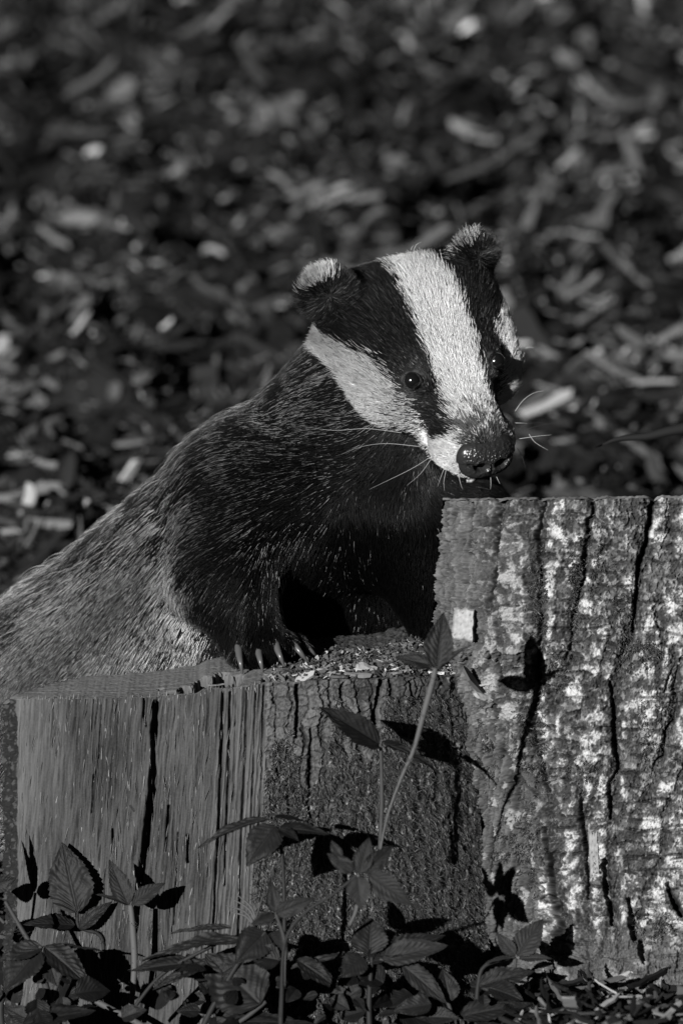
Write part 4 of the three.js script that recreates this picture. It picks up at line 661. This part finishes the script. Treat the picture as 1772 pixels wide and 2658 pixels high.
// claws
{
  const claw = std(0.085, 0.34, { specularIntensity: 1, clearcoat: 0.3, clearcoatRoughness: 0.25 });
  for (const [bx, by, tx, ty, zb, zt] of [[618, 1672, 629, 1748, 128, 172], [668, 1672, 682, 1743, 140, 182], [712, 1658, 738, 1730, 138, 175], [752, 1652, 797, 1716, 108, 135], [786, 1664, 822, 1706, 66, 80]]) {
    const k = [P(bx, by - 6, zb - 12), P(bx + (tx - bx) * 0.25, by + (ty - by) * 0.3, zb + 22), P(bx + (tx - bx) * 0.62, by + (ty - by) * 0.66, lerp(zb, zt, 0.7) + 18), P(tx, ty, zt)];
    mesh('claw', put(ribbonTube(k, [10.5, 10, 7.5, 2.6].map((v) => v / PXM), 12)), claw, badger);
  }
}
// whiskers
{
  const wm = std(0.4, 0.4), wd = std(0.02, 0.4), zf = (l) => l.map(([x, y]) => [720 + x * 0.4464, 560 + y * 0.4464]);
  const W = [
    [[[720, 1262], [520, 1238], [330, 1248], [160, 1228]], 40, 60], [[[830, 1342], [620, 1325], [480, 1345], [370, 1388]], 50, 110], [[[900, 1395], [790, 1465], [650, 1535], [535, 1590]], 50, 130], [[[905, 1395], [830, 1500], [750, 1570]], 50, 110], [[[985, 1425], [945, 1530], [930, 1575]], 60, 90], [[[990, 1430], [966, 1550], [970, 1600]], 60, 90],
    [[[1238, 1522], [1239, 1560], [1237, 1592]], 70, 85], [[[1272, 1518], [1283, 1542], [1291, 1558]], 70, 85], [[[1046, 1485], [1064, 1560], [1074, 1590]], 60, 80], [[[840, 1345], [700, 1360], [600, 1390], [565, 1440]], 50, 90, 1], [[[560, 1140], [680, 1165], [780, 1200], [850, 1255]], 70, 70, 1],
    [[[1380, 1135], [1430, 1070], [1490, 1030], [1545, 1018]], -40, -20], [[[1385, 1252], [1450, 1212], [1540, 1205], [1580, 1215]], 0, 20, 1], [[[1388, 1262], [1440, 1245], [1500, 1225], [1600, 1205]], 0, 30, 1], [[[1395, 1298], [1450, 1290], [1520, 1280], [1590, 1274]], 0, 20], [[[1460, 1270], [1490, 1312], [1530, 1340], [1570, 1362]], 10, 30], [[[1360, 1205], [1400, 1205], [1450, 1207]], -20, 0], [[[1392, 1350], [1420, 1400], [1440, 1465]], 10, 20, 1], [[[1440, 770], [1465, 764], [1490, 768]], -100, -90],
    [[[790, 205], [805, 170], [835, 152]], -160, -160], [[[775, 200], [780, 185], [790, 172]], -160, -160], [[[930, 230], [942, 200], [948, 195]], -160, -160],
  ];
  for (const [l, z0, z1, d] of W) { const q = zf(l); mesh('whisker', put(ribbonTube(q.map(([x, y], i) => P(x, y, lerp(z0, z1, i / (q.length - 1)))), [0.75, 0.65, 0.45, 0.2].map((v) => v / PXM), 5)), d ? wd : wm, badger); }
}

// ---------- bramble seedlings and other growth before the stump ----------
const leafMat = (a, r = 0.45) => new THREE.MeshPhysicalMaterial({ color: grey(a), roughness: r + 0.12, specularIntensity: 0.35, transmission: 0.2, thickness: 0, side: THREE.DoubleSide });
const LEAF = [leafMat(0.008), leafMat(0.012), leafMat(0.021, 0.5), leafMat(0.005, 0.55)], STEM = [std(0.022, 0.6), std(0.045, 0.6), std(0.09, 0.65)];
// a toothed, folded, ribbed leaflet from its base to its tip
function leafGeometry(a, b, hw, { fold = 0.35, arch = 0.12, roll = 0, teeth = 11, hint = null, seed = 1, shape = 0.75 } = {}) {
  const L = a.distanceTo(b), ax = V().subVectors(b, a).normalize(), N = (hint ?? V(-0.15, 0.45, 0.88)).clone(); N.addScaledVector(ax, -N.dot(ax)).normalize(); N.applyAxisAngle(ax, roll);
  const S = V().crossVectors(ax, N).normalize(), w = hw / PXM, nu = 20, nv = 54;
  return gridGeometry(nu * 2 + 1, nv + 1, (i, j) => {
    const u = (i - nu) / nu, t = j / nv, k = Math.abs(u), prof = Math.sin(Math.PI * Math.pow(t, shape)) ** 0.85 * (1 - 0.25 * t), saw = (t * teeth) % 1, tooth = 1 + 0.13 * (1 - saw) * smoothstep(k, 0.7, 1) * (t > 0.06 && t < 0.97 ? 1 : 0);
    const W = w * prof * tooth, vein = (t * 9 - k * 2.6), rib = Math.cos(vein * 2 * Math.PI + 1.4 * vnoise(t * 5, u * 2, seed)) * (0.6 + 0.5 * vnoise(t * 3, u * 3, seed + 9));
    const h = fold * k * W * (0.8 + 0.2 * vnoise(seed, t * 3, 2)) - arch * L * (t * t) + arch * L * 0.35 * t + L * 0.008 * rib * Math.min(1, k * 3) * (prof > 0.15 ? 1 : 0) - L * 0.012 * Math.exp(-((k / 0.06) ** 2)) + L * 0.03 * vnoise(t * 4 + seed, u * 2, seed) * k + L * 0.004 * vnoise(t * 40, u * 24, seed);
    return [a.clone().addScaledVector(ax, L * t * (1 - 0.1 * arch)).addScaledVector(S, u * W).addScaledVector(N, h), 1];
  });
}
let leafSeed = 1;
function plant(name, category, label, stems, leaves, dz = 0) {
  const f = stems[0].p[0], o = base(name, P(f[0], f[1], f[2] + dz));
  for (const s of stems) {
    const k = s.p.length - 1, g = [ribbonTube(s.p.map(([x, y, z]) => P(x, y, z + dz)), s.r.map((v) => v / PXM), 7)];
    if (s.hair) { // bristles on the stem
      const R = RNG(s.p[0][0] + 7), c = new THREE.CatmullRomCurve3(s.p.map(([x, y, z]) => P(x, y, z + dz)));
      for (let i = 0; i < s.hair; i++) { const q = c.getPoint(R()), d = V(R.g(), R.g() * 0.6, R.g()).normalize(); g.push(ribbonTube([q, q.clone().addScaledVector(d, 0.0022), q.clone().addScaledVector(d, R.r(0.0038, 0.0055))], [0.7 / PXM, 0.5 / PXM, 0.2 / PXM], 3)); }
    }
    mesh('stem', local(g.length > 1 ? mergeGeometries(g) : g[0], o), STEM[s.m ?? 0], o);
  }
  for (const l of leaves) {
    const [x0, y0, z0, x1, y1, z1, hw] = l, op = l[7] ?? {};
    const g = leafGeometry(P(x0, y0, z0 + dz), P(x1, y1, z1 + dz), hw, { seed: leafSeed++, ...op }); g.deleteAttribute('color');
    mesh('leaf', local(g, o), LEAF[op.m ?? 0], o);
  }
  return tag(o, label, category);
}
// smaller leaves crowded round a plant: middle x, y, spread, depth, how many
function tangle(cx, cy, sx, sy, z, n, seed) {
  const R = RNG(seed), l = [];
  for (let i = 0; i < n; i++) { const x = cx + R.g() * sx, y = cy + R.g() * sy, a = R.r(0, 6.28), L = R.r(40, 105), zz = z + R.g() * 60; l.push([x, y, zz, x + Math.cos(a) * L, y + Math.sin(a) * L * 0.6, zz + R.g() * 40, L * R.r(0.26, 0.42), { hint: V(R.g() * 0.4, 0.55 + R.g() * 0.3, 0.65), fold: R.r(0.1, 0.6), arch: R.r(0, 0.3), m: [0, 0, 1, 3, 3, 1, 2][Math.floor(R() * 7)], teeth: 8 + Math.floor(R() * 6) }]); }
  return l;
}
const up = V(-0.1, 0.95, 0.25), fr = V(-0.1, 0.15, 0.98);
plant('bramble_shoot', 'bramble', 'tall hairy bramble shoot whose top leaf rises before the step of the stump', [{ p: [[985, 2215, 640], [1005, 2120, 660], [1045, 2010, 690], [1072, 1950, 700], [1100, 1850, 715], [1122, 1770, 720], [1130, 1735, 720]], r: [2.5, 3, 4, 5, 6.5, 8, 7], m: 2, hair: 160 }],
  [[1132, 1738, 722, 1150, 1588, 700, 38, { hint: fr, fold: 0.25, arch: 0.03, m: 1 }], [1140, 1738, 726, 1218, 1668, 735, 15, { hint: up, fold: 0.8, m: 2 }], [1125, 1728, 715, 1022, 1702, 690, 24, { hint: V(-0.1, 0.6, 0.75), m: 0 }]], 150);
plant('bramble_seedling', 'bramble', 'thin upright seedling with arching leaves before the middle of the stump', [{ p: [[986, 2210, 560], [991, 2080, 560], [988, 1930, 565]], r: [6, 6, 4], m: 1, hair: 30 }],
  [[985, 1932, 566, 830, 1832, 590, 36, { hint: V(0.1, 0.5, 0.85), fold: 0.5, arch: 0.1, m: 3 }], [984, 1938, 566, 908, 1918, 600, 28, { hint: V(0, 0.8, 0.5), m: 3 }], [996, 1930, 566, 1152, 1992, 580, 17, { hint: up, arch: 0.2, m: 0 }], [990, 1926, 560, 1066, 1938, 540, 15, { hint: up, m: 1 }]]);
plant('bramble_seedling', 'bramble', 'dark seedling with a long arched leaf before the edge of bare wood and bark', [{ p: [[728, 2660, 640], [738, 2420, 640], [735, 2260, 640], [724, 2152, 640]], r: [7, 6, 5, 4], m: 0, hair: 30 }],
  [[700, 2126, 640, 503, 2174, 660, 24, { hint: up, arch: 0.25, m: 1 }], [718, 2146, 645, 636, 2244, 690, 46, { hint: V(-0.2, 0.5, 0.85), arch: 0.2, m: 1 }], [726, 2150, 640, 858, 2158, 640, 24, { hint: V(0, 0.85, 0.5), arch: 0.12, m: 0 }], [724, 2154, 650, 776, 2178, 690, 20, { hint: up, m: 3 }], [712, 2122, 630, 800, 2128, 600, 16, { hint: up, m: 3 }]]);
plant('bramble_seedling', 'bramble', 'blurred star of small leaves nearest the lens in the middle', [{ p: [[730, 2640, 900], [745, 2430, 920], [800, 2362, 930], [860, 2325, 935], [925, 2272, 940]], r: [4, 4, 4, 4, 4], m: 0, hair: 0 }, { p: [[930, 2270, 940], [925, 2360, 930], [908, 2400, 910]], r: [5, 5, 4], m: 2 }],
  [[932, 2268, 942, 958, 2170, 920, 25, { hint: fr, m: 2 }], [945, 2266, 942, 1022, 2192, 925, 24, { hint: fr, m: 1 }], [958, 2270, 942, 1068, 2350, 960, 32, { hint: fr, m: 2 }], [928, 2275, 944, 936, 2360, 960, 31, { hint: fr, m: 2 }], [918, 2262, 942, 846, 2214, 930, 20, { hint: fr, m: 1 }], [884, 2230, 935, 858, 2180, 930, 14, { hint: fr, m: 1 }]]);
plant('bramble_seedling', 'bramble', 'blurred small-leaved sprig near the lens left of the star of leaves', [{ p: [[742, 2560, 880], [738, 2440, 890], [716, 2372, 895]], r: [4, 5, 4], m: 1 }],
  [[716, 2372, 895, 818, 2330, 900, 22, { hint: fr, m: 2 }], [714, 2368, 895, 702, 2284, 880, 18, { hint: fr, m: 1 }], [712, 2375, 895, 650, 2400, 905, 16, { hint: fr, m: 1 }]]);
plant('bramble_seedling', 'bramble', 'crisp seedling at the left with a broad ribbed leaf against bare wood', [{ p: [[272, 2640, 300], [268, 2520, 300], [262, 2430, 300], [205, 2405, 300], [202, 2368, 305]], r: [6, 6, 5, 5, 4], m: 0, hair: 40 }],
  [[201, 2370, 306, 160, 2185, 275, 62, { hint: V(-0.25, 0.25, 0.93), fold: 0.12, arch: 0.03, m: 1, teeth: 15 }], [196, 2402, 310, 60, 2392, 330, 30, { hint: V(-0.1, 0.85, 0.5), m: 3 }], [206, 2412, 312, 290, 2336, 320, 22, { hint: V(-0.2, 0.6, 0.75), m: 1 }]]);
plant('bramble_seedling', 'bramble', 'crisp seedling with spread leaves right of the broad ribbed leaf', [{ p: [[338, 2650, 420], [350, 2500, 420], [346, 2420, 420], [340, 2350, 420]], r: [7, 8, 9, 7], m: 2, hair: 50 }],
  [[334, 2350, 422, 283, 2228, 405, 28, { hint: V(0.1, 0.2, 0.97), fold: 0.3, m: 2 }], [344, 2348, 424, 428, 2288, 415, 24, { hint: V(-0.2, 0.5, 0.8), m: 2 }], [330, 2348, 424, 252, 2316, 440, 13, { hint: up, m: 2 }]]);
plant('bramble_plant', 'bramble', 'large-leaved bramble in the lower left corner hiding the foot of the bare wood', [{ p: [[142, 2650, 520], [120, 2560, 530], [96, 2490, 540], [108, 2456, 545]], r: [8, 9, 8, 6], m: 1, hair: 30 }, { p: [[10, 2700, 560], [8, 2590, 560], [95, 2490, 545]], r: [9, 8, 6], m: 0 }, { p: [[132, 2600, 520], [160, 2520, 520], [162, 2480, 525]], r: [6, 6, 5], m: 1, hair: 30 }, { p: [[15, 2340, 500], [50, 2400, 505], [92, 2470, 520]], r: [5, 6, 7], m: 1, hair: 20 }],
  [[110, 2458, 546, -8, 2490, 560, 32, { hint: V(0, 0.8, 0.55), m: 1 }], [116, 2458, 546, 236, 2556, 590, 40, { hint: V(0.1, 0.7, 0.65), m: 1 }], [112, 2456, 540, 272, 2458, 520, 12, { hint: up, m: 1 }], [104, 2462, 550, 6, 2572, 600, 52, { hint: V(-0.1, 0.75, 0.6), m: 1 }], [120, 2470, 550, 150, 2560, 570, 40, { hint: V(0, 0.7, 0.7), m: 2 }], [60, 2660, 600, 250, 2612, 590, 42, { hint: V(0, 0.85, 0.5), m: 3 }], ...tangle(130, 2590, 110, 60, 560, 16, 1)]);
plant('bramble_plant', 'bramble', 'spreading dark bramble along the bottom left of centre with one big leaf', [{ p: [[510, 2700, 620], [560, 2600, 630], [640, 2470, 640], [690, 2420, 640]], r: [8, 7, 6, 5], m: 0, hair: 20 }, { p: [[330, 2640, 560], [420, 2530, 580], [560, 2450, 610]], r: [5, 5, 5], m: 0 }, { p: [[690, 2600, 650], [640, 2640, 650], [560, 2690, 640]], r: [6, 6, 6], m: 1 }],
  [[640, 2438, 630, 360, 2468, 600, 34, { hint: up, arch: 0.16, m: 1 }], [600, 2408, 620, 440, 2412, 600, 16, { hint: up, m: 1 }], [676, 2608, 660, 530, 2470, 620, 82, { hint: V(-0.1, 0.5, 0.85), fold: 0.1, m: 1 }], [690, 2420, 640, 610, 2500, 680, 46, { hint: V(0.1, 0.55, 0.8), m: 1 }], [500, 2500, 600, 330, 2512, 580, 30, { hint: V(0, 0.8, 0.5), m: 3 }], [560, 2490, 600, 390, 2562, 610, 24, { hint: V(0, 0.8, 0.5), m: 0 }], [700, 2422, 640, 742, 2490, 670, 34, { hint: fr, m: 3 }], [560, 2655, 640, 820, 2646, 640, 30, { hint: V(0, 0.85, 0.5), m: 3 }], ...tangle(560, 2580, 190, 60, 600, 34, 2)]);
plant('bramble_plant', 'bramble', 'bramble with broad toothed leaves low in front of the mossy bark', [{ p: [[960, 2700, 640], [958, 2600, 640], [965, 2485, 640]], r: [8, 7, 5], m: 0 }, { p: [[1175, 2660, 640], [1160, 2600, 640], [1045, 2505, 640], [985, 2490, 640]], r: [5, 5, 5, 4], m: 1 }],
  [[958, 2478, 640, 962, 2380, 620, 48, { hint: V(-0.1, 0.35, 0.93), m: 1 }], [985, 2478, 640, 1158, 2420, 610, 30, { hint: V(-0.1, 0.65, 0.75), m: 1 }], [992, 2490, 645, 1162, 2448, 660, 36, { hint: V(-0.15, 0.6, 0.78), m: 2 }], [945, 2478, 640, 732, 2496, 620, 18, { hint: up, arch: 0.2, m: 1 }], [942, 2486, 645, 885, 2535, 680, 36, { hint: V(0, 0.6, 0.8), m: 1 }], [1045, 2506, 645, 1162, 2602, 680, 30, { hint: V(0.1, 0.6, 0.8), m: 2 }], [1168, 2600, 640, 1148, 2512, 620, 30, { hint: V(0.2, 0.3, 0.93), m: 1 }], [770, 2490, 640, 888, 2570, 670, 26, { hint: V(0.1, 0.6, 0.8), m: 0 }], [960, 2500, 645, 1010, 2440, 620, 24, { hint: fr, m: 3 }], ...tangle(960, 2590, 150, 50, 620, 26, 3)]);
plant('bramble_plant', 'bramble', 'small bramble before the dark hollow at the foot of the tall block', [{ p: [[1236, 2660, 620], [1240, 2560, 620], [1255, 2510, 620], [1338, 2484, 620]], r: [6, 6, 5, 4], m: 0 }, { p: [[1320, 2620, 620], [1332, 2540, 620], [1338, 2488, 620]], r: [6, 5, 4], m: 1 }],
  [[1342, 2482, 622, 1408, 2382, 600, 36, { hint: V(-0.25, 0.3, 0.9), fold: 0.2, m: 2 }], [1336, 2480, 622, 1286, 2420, 610, 19, { hint: fr, m: 2 }], [1330, 2486, 622, 1256, 2496, 640, 13, { hint: up, m: 2 }], [1346, 2488, 624, 1432, 2484, 640, 16, { hint: V(0, 0.8, 0.6), m: 2 }], [1240, 2560, 625, 1386, 2516, 640, 32, { hint: V(0, 0.65, 0.75), m: 1 }], [1190, 2640, 640, 1380, 2598, 640, 36, { hint: V(0, 0.75, 0.65), m: 1 }], [1110, 2640, 650, 1190, 2640, 680, 26, { hint: V(0, 0.6, 0.8), m: 1 }], ...tangle(1270, 2600, 90, 40, 610, 14, 4)]);
plant('bramble_seedling', 'bramble', 'seedling at the left edge, mostly outside the picture', [{ p: [[-60, 2660, 420], [-40, 2450, 420], [-28, 2300, 420]], r: [5, 5, 4], m: 0 }],
  [[-30, 2298, 420, -44, 2140, 400, 12, { hint: fr, m: 0 }], [-32, 2298, 420, -76, 2160, 410, 10, { hint: fr, m: 0 }], [-34, 2300, 420, -130, 2292, 440, 26, { hint: fr, m: 0 }], [-24, 2300, 420, 42, 2280, 440, 24, { hint: fr, m: 1 }], [-110, 2420, 430, -10, 2370, 430, 30, { hint: fr, m: 1 }]]);
plant('grass_tuft', 'grass tuft', 'few pale thin grass blades fanned out before the bare wood', [{ p: [[668, 2420, 520], [640, 2370, 525], [586, 2350, 530]], r: [3, 3, 1], m: 2 }, { p: [[668, 2420, 520], [650, 2365, 520], [598, 2330, 520]], r: [3, 3, 1], m: 2 }, { p: [[668, 2420, 520], [655, 2360, 520], [616, 2322, 520]], r: [3, 3, 1], m: 2 }, { p: [[668, 2420, 520], [640, 2380, 520], [600, 2368, 520]], r: [3, 3, 1], m: 2 }, { p: [[640, 2440, 540], [665, 2380, 540], [690, 2300, 540]], r: [4, 3, 1], m: 1 }], []);
plant('dead_bramble', 'dead bramble', 'pale prickly dead bramble stem slanting along the bottom at the left', [{ p: [[180, 2520, 460], [240, 2590, 465], [330, 2640, 470], [420, 2690, 470]], r: [6, 8, 8, 7], m: 2, hair: 40 }, { p: [[545, 2620, 500], [590, 2600, 500], [630, 2598, 500]], r: [5, 5, 3], m: 2 }], []);
// an added, unseen log at the left, put there to shade the bottom strip
{
  const o = base('added_log', V(-0.86, -0.03, 1.52)), n = 40, m = 24;
  const g = gridGeometry(m + 1, n + 1, (i, j) => { const a = i / m * 2 * Math.PI, t = j / n, r = 0.2 + 0.012 * fbm(Math.cos(a) * 3, t * 14, Math.sin(a) * 3, 3); return [V(lerp(-0.9, 0.62, t), 0.195 + Math.sin(a) * r, Math.cos(a) * r + 0.05 * t), 0.12 + 0.05 * fbm(a * 4, t * 40, 3, 3)]; });
  mesh('bark', g, new THREE.MeshStandardMaterial({ vertexColors: true, roughness: 0.9 }), o);
  for (const [x, z, d] of [[-0.9, 0, -1], [0.62, 0.05, 1]]) { const c = mesh('cut_end', new THREE.CylinderGeometry(0.192, 0.192, 0.02, 28).rotateZ(Math.PI / 2), std(0.3, 0.85), o); c.position.set(x - d * 0.004, 0.195, z); }
  tag(o, 'added log with sawn ends, unseen at the left, shading the bottom strip', 'log');
}

renderer.render(scene, camera);
